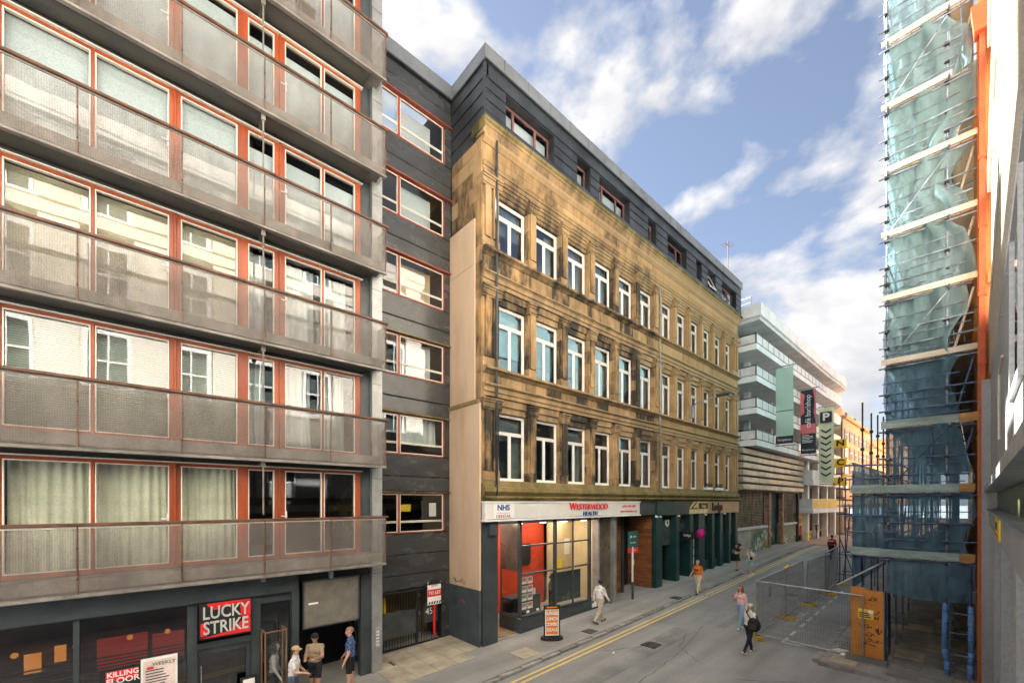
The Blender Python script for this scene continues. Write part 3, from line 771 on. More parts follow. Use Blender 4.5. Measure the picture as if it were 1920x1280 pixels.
for i in range(5): MB().box(-12.335,-12.33,5.5,5.59,.78+i*.1,.83+i*.1).build('button', M['white'], ic)

# cracks in the tarmac, as thin dark sealed lines
def crack(pts, w=.014):
    mb = MB(); rn = random.Random(len(pts)*7+int(pts[0][1]*10)); q = []
    for (a, b_), (c, d_) in zip(pts, pts[1:]):
        n_ = max(2,int(math.hypot(c-a,d_-b_)/.25))
        for i in range(n_): t = i/n_; q.append((a+(c-a)*t+rn.uniform(-.05,.05), b_+(d_-b_)*t+rn.uniform(-.03,.03)))
    q.append(pts[-1])
    for (a, b_), (c, d_) in zip(q, q[1:]):
        dx, dy = c-a, d_-b_; L_ = math.hypot(dx,dy) or 1; w_ = w*rn.uniform(.5,1.3); nx, ny = -dy/L_*w_, dx/L_*w_
        mb.quad((a+nx,b_+ny,g(b_)+.006),(c+nx,d_+ny,g(d_)+.006),(c-nx,d_-ny,g(d_)+.006),(a-nx,b_-ny,g(b_)+.006))
    mb.build('crack', M['iron'], RD)
crack([(-6.4,9.0),(-6.6,13.0),(-7.3,17.0),(-7.1,22.0),(-7.4,30.0)],.012)
crack([(-8.6,12.0),(-7.9,13.1),(-7.6,15.3)]); crack([(-5.8,13.2),(-6.9,14.0),(-7.4,15.6)]); crack([(-4.6,12.8),(-3.6,13.6),(-2.4,14.2)]); crack([(-6.9,19.0),(-5.9,20.3)]); crack([(-8.4,18.0),(-7.2,18.4)],.02)
cover(-7.6,16.6,.6,.6,'manhole_cover','iron manhole cover in the road before the dental shop') if False else None
# garden chairs on the top balcony
for i, y in enumerate((2.75,3.45)):
    z = 3.66+F*5
    t = thing('balcony_chair','brown garden chair on the top balcony, '+('left' if i == 0 else 'right')+' of two','chair',(-12.2,y,z),'garden chairs on the top balcony')
    MB().box(-12.42,-12.02,y-.2,y+.2,z+.40,z+.45).build('seat',M['railwood'],t)
    MB().prism([(-12.42,z+.45),(-12.38,z+.45),(-12.46,z+.95),(-12.5,z+.95)],'y',y-.2,y+.2).build('backrest',M['railwood'],t)
    for a in (-12.40,-12.06):
        for b_ in (y-.18,y+.18): MB().box(a-.02,a+.02,b_-.02,b_+.02,z,z+.4).build('leg',M['railwood'],t)
# ================================================================== sandstone building
SB = thing('sandstone_building', 'long sandstone commercial building with white sash windows, sooty left half and zinc attic', 'building', (-12.5,20.8,g(20.8)))
XF = -11.63                               # wall face
Y0, Y1 = 9.08, 32.54
XR = XF-0.27                              # window plane
ops = [(9.84+1.893*i, 9.84+1.893*i+1.50) for i in range(6)] + [(21.56+1.742*i, 21.56+1.742*i+1.40) for i in range(6)]
floors = [(5.96,8.49,8.98,9.93),(10.0,12.47,12.95,14.13),(14.25,16.38,16.92,None)]   # sill, head, top of lintel, underside of next sill course
part(SB,'inner_wall',M['dark'],(-17,-16.8,9.1,32.5,-.2,20.5))
part(SB,'end_wall',M['dark'],(-17,-11.95,32.2,32.5,-.2,18.5),(-17,-12.0,9.12,9.3,4.6,18.5))
for z in (5.3,9.5,13.7,18.2): part(SB,'inner_floor',M['dark'],(-16.8,-12.0,9.3,32.2,z,z+.3))
part(SB,'cross_wall',M['roller'],(-14.6,-14.5,9.3,32.2,5.6,18.2))
# piers, each a stack of dressed blocks
piers = [(Y0, ops[0][0])] + [(ops[i][1], ops[i+1][0]) for i in range(11)] + [(ops[11][1], Y1)]
nst = 0
for fi, (zs, zh, zl, zc) in enumerate(floors):
    for pi_, (a, b_) in enumerate(piers):
        wide = b_-a > .6
        nb = 4 if fi < 2 else 3
        # plinth block
        hs = [0.34] + [(zh-zs-.34)/nb*random.uniform(.85,1.15) for _ in range(nb)]
        tot = sum(hs[1:]); hs = [hs[0]] + [q*(zh-zs-.34)/tot for q in hs[1:]]
        z = zs
        for bi, h in enumerate(hs):
            e = 0.035 if bi == 0 else random.uniform(0,.006)
            MB().cbox(XR,XF+e,a-(.02 if bi == 0 else 0),b_+(.02 if bi == 0 else 0),z+.002,z+h-.002,.01).build('stone', M['stone'], SB); nst += 1
            z += h
        # pilaster strip with capital
        c = (a+b_)/2; w_ = min(.17,(b_-a)*.40)
        shaft = MB()
        if wide:
            shaft.box(XF+.008,XF+.09,a+.08,a+.32,zs+.345,zh-.02); shaft.box(XF+.008,XF+.09,b_-.32,b_-.08,zs+.345,zh-.02)
        else: shaft.box(XF+.008,XF+.08,c-w_*.95,c+w_*.95,zs+.345,zh-.02)
        o = shaft.build('pilaster', M['stone'], SB)
        cap = MB()
        for j, (dz, ex) in enumerate(((0.0,.09),(.07,.12),(.14,.10),(.26,.14),(.34,.17))):
            cap.box(XR+.05,XF+.008+ex,a-.01-ex*.4,b_+.01+ex*.4,zh-.02+dz,zh-.02+dz+.065+.06*(j==2))
        cap.build('capital', M['trim'], o)
# lintels with stepped mouldings
for fi, (zs, zh, zl, zc) in enumerate(floors):
    for a, b_ in ops:
        l = MB().box(XR,XF-.13,a+.02,b_-.02,zh-.02,zl); 
        if fi == 2: l.box(XR,XF-.09,a+.02,b_-.02,zh+.12,zl).box(XR,XF-.05,a+.02,b_-.02,zh+.28,zl-.001).box(XR,XF-.01,a+.02,b_-.02,zh+.42,zl-.002)
        else: l.box(XR,XF-.06,a+.02,b_-.02,zh+.22,zl-.001)
        l.build('lintel', M['trim'], SB)
# continuous courses: (z0, z1, profile)
def course(z0, z1, prof, name, m=None, y0=Y0, y1=Y1):
    pts = [(XR,z0)] + [(XF+dx, z0+(z1-z0)*t) for dx, t in prof] + [(XR,z1)]
    return MB().prism(pts,'y',y0,y1).build(name, m or M['trim'], SB)
for fi, (zs, zh, zl, zc) in enumerate(floors[:2]):
    course(zl, zl+.42, ((.02,0),(.02,.35),(.07,.36),(.07,.7),(.13,.85),(.17,.86),(.17,1)), 'architrave')
    zc0 = zl+.42
    # frieze blocks
    y = Y0
    while y < Y1-.05:
        w_ = random.uniform(.75,1.35); w_ = min(w_, Y1-y) if Y1-y-w_ > .4 else Y1-y
        MB().cbox(XR,XF+.005+random.uniform(0,.008),y+.003,y+w_-.003,zc0+.002,zc-.17,.01).build('stone', M['stone'], SB); nst += 1
        y += w_
    course(zc-.168, zc+.068, ((.03,0),(.12,.3),(.22,.45),(.25,.5),(.25,.85),(.16,1)), 'sill_course')
course(5.40, 5.958, ((.02,0),(.06,.1),(.14,.25),(.16,.3),(.16,.55),(.05,.62),(.04,1)), 'sill_course', M['moss_shade'])
course(5.22, 5.398, ((.06,0),(.10,.3),(.22,.55),(.24,.8),(.18,1)), 'shop_cornice', M['moss_shade'], Y0-.05, Y1)
zl = floors[2][2]
course(zl, zl+.30, ((.02,0),(.02,.5),(.06,.52),(.06,.8),(.10,1)), 'architrave')
for r_ in range(2):
    y = Y0
    while y < Y1-.05:
        w_ = random.uniform(1.0,1.9); w_ = min(w_, Y1-y) if Y1-y-w_ > .5 else Y1-y
        MB().cbox(XR,XF+.004+random.uniform(0,.008),y+.003,y+w_-.003,zl+.302+r_*.335,zl+.302+(r_+1)*.335-.004,.01).build('stone', M['stone'], SB); nst += 1
        y += w_
course(17.895, 18.1, ((.02,0),(.05,.2),(.12,.6),(.14,1)), 'bed_mould')
course(18.1, 18.40, ((.14,0),(.16,.2),(.22,.65),(.27,.75),(.27,1)), 'cornice', M['trim'], Y0-.09, Y1+.1)
course(18.402, 18.60, ((.28,0),(.33,.2),(.33,.7),(.2,1)), 'cornice_top', M['moss_shade'], Y0-.12, Y1+.12)
MB().prism([(-12.1,18.2),(-11.36,18.2),(-11.33,18.59),(-12.1,18.59)],'y',Y0-.13,Y0-.091).build('cornice_return', M['moss_shade'], SB)
# return wall facing down the street: blocks above the tan panel and beside it
zt_ = 5.0
for r_ in range(24):
    z0 = 5.3+r_*.56
    if z0 > 18.0: break
    z1 = min(z0+.555, 18.09)
    xs = [-13.5,-12.75,-12.15,XF-.02] if r_ >= 18 else [-12.02,XF-.02]
    if r_ % 2 and r_ >= 18: xs = [-13.5,-13.1,-12.4,-11.9,XF-.02]
    for a, b_ in zip(xs, xs[1:]):
        MB().box(a+.003,b_-.003,Y0-.03-random.uniform(0,.012),Y0+.2,z0+.003,z1-.003).build('stone', M['stone'], SB); nst += 1
part(SB,'return_backing',M['trim'],(-13.5,XF-.03,Y0,Y0+.1,4.6,18.1))
print('stones', nst)
# tan rendered panel on the return, with plinth
for z0, z1 in ((8.80,13.62),(13.64,15.62),(13.64,15.62)):
    pass
o = part(SB,'render_panel',M['tan'],(-13.54,-11.98,Y0-.10,Y0-.045,8.82,13.66))
o = part(SB,'render_panel',M['tan'],(-13.54,-11.98,Y0-.10,Y0-.045,13.68,15.30))
part(SB,'ledge',M['moss_shade'],(-13.54,-11.70,Y0-.16,Y0-.03,8.68,8.815))
part(SB,'render_panel',M['tan'],(-13.54,-11.66,Y0-.12,Y0-.045,2.08,8.675))
part(SB,'plinth',mat('plinth_paint',(0.055,0.07,0.085),.6,var=.15,scale=1.5),(-13.54,-11.655,Y0-.14,Y0-.045,-.1,2.075))
part(SB,'plinth_hatch',M['slate'],(-13.2,-13.0,Y0-.155,Y0-.141,1.35,1.65))
def scrawl(name, m, parent, cx, cz, w, h, n, plane, off, seed, r=.012):
    """a spray-can tag: a looping line lying on a surface"""
    rn = random.Random(seed); pts = []
    x = -w/2; 
    for i in range(n):
        t = i/(n-1)
        pts.append((-w/2+w*t+rn.uniform(-.16,.16)*w, rn.uniform(-.5,.5)*h))
    sm = []
    for i in range(len(pts)-1):
        p0 = pts[max(0,i-1)]; p1 = pts[i]; p2 = pts[i+1]; p3 = pts[min(len(pts)-1,i+2)]
        for j in range(5):
            t = j/5; q = []
            for a in (0,1):
                q.append(.5*(2*p1[a]+(p2[a]-p0[a])*t+(2*p0[a]-5*p1[a]+4*p2[a]-p3[a])*t*t+(3*p1[a]-p0[a]-3*p2[a]+p3[a])*t**3))
            sm.append(q)
    mb = MB()
    for (a, b_), (c, d_) in zip(sm, sm[1:]):
        dx, dz = c-a, d_-b_; L_ = math.hypot(dx,dz)
        if L_ < 1e-5: continue
        nx, nz = -dz/L_*r, dx/L_*r
        q = [(a+nx,b_+nz),(c+nx,d_+nz),(c-nx,d_-nz),(a-nx,b_-nz)]
        if plane == 'y': mb.quad(*[(cx+p,off,cz+s_) for p, s_ in q])
        else: mb.quad(*[(off,cx+p,cz+s_) for p, s_ in q])
    return mb.build(name, m, parent)
scrawl('graffiti_tag', M['black'], SB, -12.9, 2.28, .7, .22, 12, 'y', Y0-.125, 3, .012)
scrawl('graffiti_tag', M['red'], SB, -12.6, 1.55, .18, .14, 7, 'y', Y0-.146, 5, .02)
# sash windows: one of each width, then copies
def sash(w, h):
    f = MB(); t_ = .075; zt = h*.70
    for a, b_, c, d_ in ((0,t_,0,h),(w-t_,w,0,h),(t_,w-t_,0,.09),(t_,w-t_,h-t_,h),(t_,w-t_,zt,zt+.07),(w/2-.045,w/2+.045,.09,zt)):
        f.box(0,.07,a,b_,c,d_)
    for a, b_, c, d_ in ((t_,w/2-.045,.09,zt),(w/2+.045,w-t_,.09,zt),(t_,w-t_,zt+.07,h-t_)):
        q = .028
        f.box(.012,.05,a,a+q,c,d_); f.box(.012,.05,b_-q,b_,c,d_); f.box(.012,.05,a+q,b_-q,c,c+q); f.box(.012,.05,a+q,b_-q,d_-q,d_)
    f.box(0,.10,t_,w-t_,zt+.072,zt+.095)
    f.box(-.02,.14,-.02,w+.02,-.05,.0)
    panes = [MB().box(.02,.026,t_+.028,w/2-.073,.118,zt-.028), MB().box(.02,.026,w/2+.073,w-t_-.028,.118,zt-.028), MB().box(.02,.026,t_+.028,w-t_-.028,zt+.098,h-t_-.028)]
    return f.mesh('window',M['upvc']), [p.mesh('pane',M['glassS']) for p in panes]
cache = {}
for fi, (zs, zh, zl, zc) in enumerate(floors):
    for wi, (a, b_) in enumerate(ops):
        w_ = round(b_-a-.012,3); h = round(zh-zs-.025,3)
        if (w_,h) not in cache: cache[(w_,h)] = sash(w_,h)
        me, ps = cache[(w_,h)]
        org = (XR-.06, a+.006, zs+.004)
        wo_ = link('window', me, SB, org)
        for p in ps: link('pane', p, wo_, org)
        rn = random.random()
        if fi == 1 and wi < 7: bh = random.uniform(.0,.55)*h if wi else .30*h
        elif fi == 0 and wi < 4: bh = None if rn < .45 else .62*h
        else: bh = random.choice((None,.3*h,.5*h,.05*h,.2*h,.05*h))
        if bh is not None: MB().box(-.16,-.15,.05,w_-.05,bh,h-.03).build('blind_or_reflection', M['teal_reflection'] if (fi == 1 and wi < 7) else M['curtain2'], wo_, loc=org)  # teal sheets stand in for reflected netting; the others are blinds
        if rn > .55: MB().grid(lambda s_,t: (-.22+.03*math.sin(s_*25), w_*.68+s_*w_*.3, t*(h-.05)+.02),14,1).build('curtain', M['curtain'], wo_, loc=org, smooth=True)
# window boxes
for i in (9,10):
    a = ops[i][0]
    t = thing('window_box','white window box with dark plants, second first-floor sill from the right end' if i == 10 else 'white window box with dark plants, third first-floor sill from the right end','window box',(XF+.1,a+.5,6.0))
    MB().box(XF-.02,XF+.16,a+.2,a+1.1,5.97,6.12).build('box', M['white'], t)
    lf = MB()
    for _ in range(60):
        x, y, z = XF+random.uniform(0,.14), a+random.uniform(.22,1.08), 6.12+random.uniform(0,.22)
        lf.quad((x,y,z),(x+.05,y+.02,z+.03),(x+.03,y+.07,z+.06),(x-.03,y+.05,z+.03))
    lf.build('plants', mat('box_plants',(0.03,0.06,0.025),.7), t)
# downpipes
def downpipe(y, z0, z1, m, lab):
    t = thing('downpipe', lab, 'pipe', (XF+.12,y,z0))
    MB().cyl((XF+.13,y,z0),(XF+.13,y,z1),.045,n=10).build('pipe', m, t, smooth=True)
    z = z0+.3
    while z < z1:
        MB().cyl((XF+.13,y,z),(XF+.13,y,z+.10),.062,n=10).box(XF+.0,XF+.13,y-.03,y+.03,z+.02,z+.06).build('collar', m, t); z += 1.9
    return t
downpipe(9.62,5.4,18.1,M['slate'],'dark iron downpipe running down the left corner of the sandstone front')
dp2 = downpipe(21.18,5.5,16.9,M['column'],'thin pale downpipe in the middle of the sandstone front')
# zinc attic
XZ = -11.45
zc0, zc1 = 18.60, 20.55
part(SB,'attic_core',M['dark'],(-17,-12.5,9.2,32.7,18.5,21.0))
zwin = [(10.0,12.62,3),(14.06,15.0,1),(15.65,18.15,3),(19.85,20.7,1),(21.9,24.2,3),(25.45,26.25,1),(27.1,28.3,1),(29.3,31.8,3)]
edges = [9.06]+[e for a, b_, n_ in zwin for e in (a,b_)]+[32.75]
MB().box(XZ-.3,XZ,9.06,32.75,20.05,zc1).build('zinc_band', M['zinc'], SB)
MB().box(XZ-.3,XZ+.012,9.06,32.75,zc0,18.845).build('zinc_band', M['zinc'], SB)
MB().box(XZ-.3,XZ+.03,9.04,32.77,20.035,20.06).build('zinc_seam', M['zinc'], SB)
for a, b_ in zip(edges[0::2], edges[1::2]):
    for r_ in range(3):
        z0 = 18.85+r_*.395; MB().prism([(XZ-.3,z0),(XZ+.022,z0),(XZ+.022,z0+.02),(XZ,z0+.03),(XZ-.006,z0+.39),(XZ-.3,z0+.39)],'y',a+.002,b_-.002).build('zinc_sheet', M['zinc'], SB)
for wi, (a, b_, n_) in enumerate(zwin):
    rev = MB(); d_ = .42
    rev.box(XZ-d_,XZ-.02,a-.001,a+.03,18.86,20.03).box(XZ-d_,XZ-.02,b_-.03,b_+.001,18.86,20.03).box(XZ-d_,XZ-.02,a+.03,b_-.03,19.99,20.03).box(XZ-d_,XZ-.02,a+.03,b_-.03,18.85,18.88)
    rv = rev.build('attic_window', M['zinc'], SB)
    fr = MB(); x = XZ-.32; ya, yb_ = a+.03, b_-.03
    cuts = [ya, yb_] if n_ == 1 else [ya, ya+(yb_-ya)*.24, ya+(yb_-ya)*.70, yb_]
    for c in cuts: fr.box(x-.06,x+.01,max(ya,c-.045),min(yb_,c+.045),18.88,19.99)
    fr.box(x-.061,x+.005,ya,yb_,18.881,18.94).box(x-.061,x+.005,ya,yb_,19.91,19.989)
    fr.build('frame', M['plumframe'], rv)
    for c, e in zip(cuts, cuts[1:]):
        if wi == 6: continue
        MB().box(x-.04,x-.034,c+.045,e-.045,18.94,19.91).build('pane', M['glassL'], rv)
        if wi != 4: MB().box(x-.2,x-.19,c,e,18.92,19.85).build('blind_or_reflection', M['roller'], rv)
    if wi in (6,7):      # tilted open sash
        ya2 = a+.1; yb2 = min(b_-.1, ya2+.95)
        sh = MB()
        p = lambda y, t: (XZ-.30+.42*(1-t), y, 18.95+.98*t)
        for (y_a, y_b, t_a, t_b) in ((ya2,ya2+.06,0,1),(yb2-.06,yb2,0,1),(ya2+.06,yb2-.06,0,.07),(ya2+.06,yb2-.06,.93,1)):
            q = [p(y_a,t_a),p(y_b,t_a),p(y_b,t_b),p(y_a,t_b)]
            sh.add(q+[(c_[0]-.04,c_[1],c_[2]-.02) for c_ in q],[(0,1,2,3),(7,6,5,4),(0,4,5,1),(1,5,6,2),(2,6,7,3),(3,7,4,0)])
        sh.build('open_sash', M['plumframe'] if wi == 7 else M['white'], rv)
        MB().quad(p(ya2+.06,.07),p(yb2-.06,.07),p(yb2-.06,.93),p(ya2+.06,.93)).build('pane', M['glassL'], rv)
# attic return (faces the camera), overlapping sheets
for r_ in range(5):
    z0 = 18.0
    z0 = 18.05+r_*.50
    MB().prism([(9.2,z0),(9.03,z0),(9.03,z0+.02),(9.055,z0+.03),(9.06,z0+.495),(9.2,z0+.495)],'x',-13.60,(XZ if r_ else -11.95)).build('zinc_sheet', M['zinc'], SB)
part(SB,'corner_trim',M['zinc'],(XZ-.1,XZ+.006,9.02,9.12,18.60,zc1-.002))
part(SB,'parapet',M['zinc2'],(-14,XZ+.05,9.02,32.9,zc1+.065,21.13))
part(SB,'parapet_lip',M['zinc'],(-14,XZ+.08,9.0,32.85,zc1,zc1+.062))
for i in range(19):
    y = 9.9+i*1.22; part(SB,'parapet_joint',M['zinc'],(XZ+.03,XZ+.054,y,y+.012,zc1+.07,21.135))
# aerial
ae = thing('tv_aerial','thin television aerial on the far end of the zinc roof','aerial',(-12.4,32.2,21.4))
MB().cyl((-12.2,32.3,21.4),(-12.2,32.3,24.3),.03,n=6).build('mast', M['railwood'], ae)
MB().cyl((-12.2,31.7,23.9),(-12.2,32.9,24.1),.02,n=5).build('boom', M['railwood'], ae)
for i in range(5): MB().cyl((-12.5,31.8+i*.25,23.93+i*.035),(-11.9,31.8+i*.25,23.93+i*.035),.012,n=4).build('element', M['railwood'], ae)
# wall lamp
wl_ = thing('wall_lamp','grey street lamp on a bracket fixed to the clean half of the sandstone','street lamp',(XF+.1,25.0,10.3))
MB().box(XF+.01,XF+.2,24.92,25.12,10.25,11.0).build('control_box', M['column'], wl_)
MB().tube([(XF+.15,25.02,10.9),(XF+.4,25.05,11.15),(XF+1.6,25.2,11.35)],.035).build('arm', M['column'], wl_)
MB().prism([(XF+1.5,11.30),(XF+2.2,11.36),(XF+2.2,11.42),(XF+1.5,11.44)],'y',25.08,25.36).build('lantern', M['slate'], wl_)

# ------------------------------------------------------------------ dental shop front (parts of the building)
part(SB,'shop_column',M['slate'],(-12.0,XF,Y0+.0,9.78,0,4.55))
part(SB,'shop_column_box',M['slate'],(XF+.001,XF+.13,9.3,9.7,4.0,4.45))
yb0, yb1 = 10.95, 15.35
part(SB,'shop_ceiling',M['white'],(-16.5,-11.9,9.3,17.3,4.35,4.5))
part(SB,'fascia_backing',M['slate'],(-12.0,XF+.02,Y0+.02,20.9,4.50,5.22))
part(SB,'plinth_wall',M['slate'],(-12.05,-11.68,yb0,yb1+.5,0,.72))
part(SB,'plinth_wall',M['slate'],(-12.9,-12.06,yb0-.02,yb0+.12,0,.72))
part(SB,'entry_floor',M['flag_grey'],(-13.2,-11.66,9.78,yb0,0.0,.14))
sw = MB()
cols_ = [yb0, yb0+2.05, yb0+3.2, yb1]
for y in (yb0+.04, yb0+2.05, yb1-.04): sw.box(-11.83,-11.69,y-.05,y+.05,.72,4.5)
sw.box(-11.80,-11.72,yb0+3.2-.015,yb0+3.2+.015,.78,4.45)
for z in (.72,2.35,3.45,4.44): sw.box(-11.82,-11.70,yb0+.091,yb1-.091,z,z+.06)
w = sw.build('shop_window', M['slate'], SB)
rows_ = ((.78,2.35),(2.41,3.45),(3.51,4.44))
for c, e in ((yb0+.09,yb0+2.0),(yb0+2.1,yb0+3.185),(yb0+3.215,yb1-.09)):
    for z0, z1 in rows_: MB().box(-11.77,-11.765,c,e,z0,z1).build('pane', M['glassP'], w)
MB().box(-11.83,-11.68,yb0-.01,yb1,.70,.719).build('sill', M['upvc'], w)
MB().box(-12.9,-12.85,yb0+.03,yb0+.08,.72,4.5).box(-12.85,-11.85,yb0+.03,yb0+.08,.72,.78).build('side_frame', M['slate'], w)
MB().box(-12.85,-11.84,yb0+.05,yb0+.055,.78,2.5).build('pane', M['glassP'], w)
MB().box(-12.85,-11.84,yb0+.02,yb0+.08,2.5,4.5).build('side_panel', mat('bronze_panel',(0.16,0.12,0.105),.3,metal=.4,var=.2), w)
part(SB,'shop_pier',M['column'],(-12.0,-11.66,yb1+.5,yb1+.62,0,4.5),(-12.0,-11.62,17.0,17.25,0,4.5))
part(SB,'shop_panel',mat('bronze_panel2',(0.17,0.14,0.10),.3,metal=.4,var=.2),(-11.95,-11.8,yb1+.62,17.0,0,4.5))
part(SB,'shop_vent',M['white'],(-11.68,-11.67,yb1+.05,yb1+.4,.4,.65))
# interior of the shop
M['redwall'] = mat('red_wall',(0.50,0.045,0.012),.7,var=.06)
M['cream'] = mat('cream_wall',(0.60,0.47,0.28),.8,var=.05)
part(SB,'shop_back_wall',M['redwall'],(-14.6,-14.5,9.3,15.2,0,4.35))
part(SB,'shop_back_wall',M['cream'],(-14.3,-14.2,15.2,17.3,0,4.35),(-14.5,-11.9,17.0,17.1,0,4.35))
part(SB,'shop_floor',mat('shop_floor',(0.30,0.20,0.12),.5),(-15,-11.9,9.8,17.3,0.05,.16))
part(SB,'shop_screen',mat('shop_screen',(0.03,0.05,0.055),.25,var=.05),(-12.15,-12.1,yb0+2.2,yb1-.25,.85,2.15))
part(SB,'shop_desk',M['slate'],(-13.6,-12.9,11.6,13.3,.15,1.15))
part(SB,'wall_screen',M['black'],(-14.48,-14.42,12.6,14.2,2.2,3.2))
M['shoplamp'] = mat('shop_lamp',(1.0,0.86,0.66),.5,emit=7,fine=0)
for x in (-12.6,-13.8):
    for y in (10.3,11.7,13.1,14.5,15.9):
        MB().cyl((x,y,4.30),(x,y,4.349),.16,n=12).build('ceiling_lamp', M['shoplamp'], SB)
for j in range(4):
    for i in range(2):
        z = 1.0+j*.33; y = yb0+.16+i*.33
        a = MB().box(-11.80,-11.795,y,y+.28,z,z+.26).build('price_card', M['white'], SB)
        MB().box(-11.794,-11.792,y+.03,y+.25,z+.1,z+.24).build('photo', mat('card_photo%d%d'%(i,j),(random.uniform(.3,.6),random.uniform(.15,.3),.12),.6), a)
part(SB,'poster',M['yellow'],(-14.19,-14.18,15.6,16.2,1.3,2.3)); part(SB,'poster',M['white'],(-14.19,-14.18,16.4,16.8,2.5,3.3))
part(SB,'wall_art',M['white'],(-14.49,-14.47,10.6,11.5,1.6,2.8)); part(SB,'shelf',M['cream'],(-14.45,-14.1,9.6,11.8,1.15,1.2),(-14.45,-14.1,9.6,11.8,.75,.8))
for i in range(9): part(SB,'leaflet',(M['white'],M['yellow'],M['nhs2'])[i%3] if 'nhs2' in M else M['white'],(-14.4,-14.3,9.7+i*.22,9.84+i*.22,1.2,1.2+.12+.04*(i%3)))
for y in (11.2,11.9): part(SB,'waiting_chair',M['black'],(-12.9,-12.4,y,y+.5,.55,.62),(-12.95,-12.9,y,y+.5,.62,1.05))
part(SB,'desk_monitor',M['black'],(-13.2,-13.15,12.2,12.75,1.25,1.6),(-13.2,-13.15,12.45,12.5,1.15,1.25))
part(SB,'desk_flowers',M['white'],(-13.1,-13.0,13.0,13.1,1.15,1.4))
for i in range(3): part(SB,'window_sticker',M['white'],(-11.758,-11.755,11.35+i*.55,11.5+i*.55,.85,.95))
# wood slatted entrance
M['slat'] = mat('cedar_slat',(0.27,0.105,0.04),.55,c2=(0.17,0.06,0.025),scale=2,stretch=(1,.4,3),rnd=.25)
part(SB,'slat_backing',M['black'],(-12.62,-12.5,17.25,18.9,0,4.5),(-13.4,-13.3,18.9,20.9,0,4.5),(-13.3,-11.8,20.86,20.95,0,4.5))
sl1 = MB().cbox(0,.03,0,1.62,0,.115,.008).mesh('slat', M['slat'])
sl2 = MB().box(0,1.48,0,.03,0,.115).mesh('slat', M['slat'])
for i in range(33):
    z = .35+i*.125
    link('slat', sl1, SB, (-12.49,17.27,z))
    link('slat', sl2, SB, (-13.29,20.82,z))
part(SB,'entrance_post',M['slate'],(-12.6,-12.4,18.9,19.1,0,4.5))
part(SB,'entrance_floor',M['flag_grey'],(-13.4,-11.66,17.25,20.9,.2,.42))
# ------------------------------------------------------------------ dental sign
sg = thing('shop_sign','long white shop sign with NHS panel and red WESTERWOOD HEALTH lettering','sign',(XF+.3,13.5,4.55))
sy0, sy1 = 9.02, Yp(1201,11.38)
M['signface'] = mat('sign_face',(0.66,0.645,0.61),.3,var=.05,scale=.6)
MB().cbox(XF+.03,XF+.22,sy0,sy1,4.56,5.46 if False else 5.20,.03).build('sign_board', M['signface'], sg)
MB().box(XF+.03,XF+.26,sy0-.03,sy1+.03,4.50,4.555).box(XF+.03,XF+.26,sy0-.03,sy1+.03,5.175,5.215).build('sign_trim', M['white'], sg)
pz = 4.88; xs_ = XF+.222
o = MB().box(xs_,xs_+.02,sy0+.35,sy0+1.35,4.60,5.13).build('logo_panel', M['white'], sg)
M['nhsblue'] = mat('nhs_blue',(0.01,0.07,0.26),.4)
text('letters','NHS',.29,(xs_+.03,sy0+.82,4.98),'+x',M['nhsblue'],sg,.012,1.05,.006)
text('letters','DENTAL',.16,(xs_+.03,sy0+.82,4.68),'+x',mat('dental_red',(0.5,0.12,0.10),.5),sg,.01,1.15)
MB().box(xs_+.021,xs_+.026,sy0+.5,sy0+1.15,4.79,4.80).build('rule', M['nhsblue'], sg)
yc = 14.75
text('letters','W',.44,(xs_+.05,yc-1.06,4.99),'+x',M['red'],sg,.03,.95,.004)
text('letters','ESTERWOOD',.33,(xs_+.05,yc+.30,4.975),'+x',M['red'],sg,.03,1.12,.003)
text('letters','HEALTH',.24,(xs_+.05,yc+.12,4.68),'+x',M['nhsblue'],sg,.03,1.15,.002)
text('letters','t: 0141 204 3400',.17,(xs_+.02,sy1-1.05,4.98),'+x',M['red'],sg,.008,1.0)
text('letters','www.wwhealth.co.uk',.17,(xs_+.02,sy1-1.05,4.74),'+x',M['red'],sg,.008,1.0)
MB().cyl((XF+.2,20.6,4.42),(XF+.32,20.6,4.38),.05,n=8).build('spot_lamp', M['white'], SB)
# ------------------------------------------------------------------ estate agent board on a post
eb2 = thing('agent_board','dark green agent board with red strip on a tall post by slatted entrance','sign',(-11.35,18.1,g(18.1)))
MB().cyl((-11.3,18.15,g(18)+.1),(-11.3,18.15,3.2),.06,n=10).build('post', M['slate'], eb2)
MB().box(-11.25,-11.2,17.98,18.06,1.3,3.0).build('batten', M['white'], eb2)
MB().cbox(-11.28,-11.22,17.68,18.52,2.95,3.75,.01).build('board', mat('agent_green',(0.015,0.10,0.10),.4), eb2)
MB().box(-11.22,-11.215,17.68,18.52,2.72,2.95).box(-11.28,-11.22,17.68,18.52,2.72,2.95).build('red_strip', M['red'], eb2)
text('letters','TO LET',.12,(-11.21,18.1,2.83),'+x',M['white'],eb2,.004,1)
MB().ball((-11.215,17.86,3.5),.06,(.1,1,1.2),8,6).build('logo', M['white'], eb2)
text('letters','ryden',.14,(-11.215,18.17,3.5),'+x',M['white'],eb2,.004,1)
text('letters','0141 248 0000',.075,(-11.215,18.05,3.2),'+x',M['white'],eb2,.004,1)
MB().box(-11.24,-11.235,18.12,18.2,2.1,2.35).build('sticker', M['yellow'], eb2)

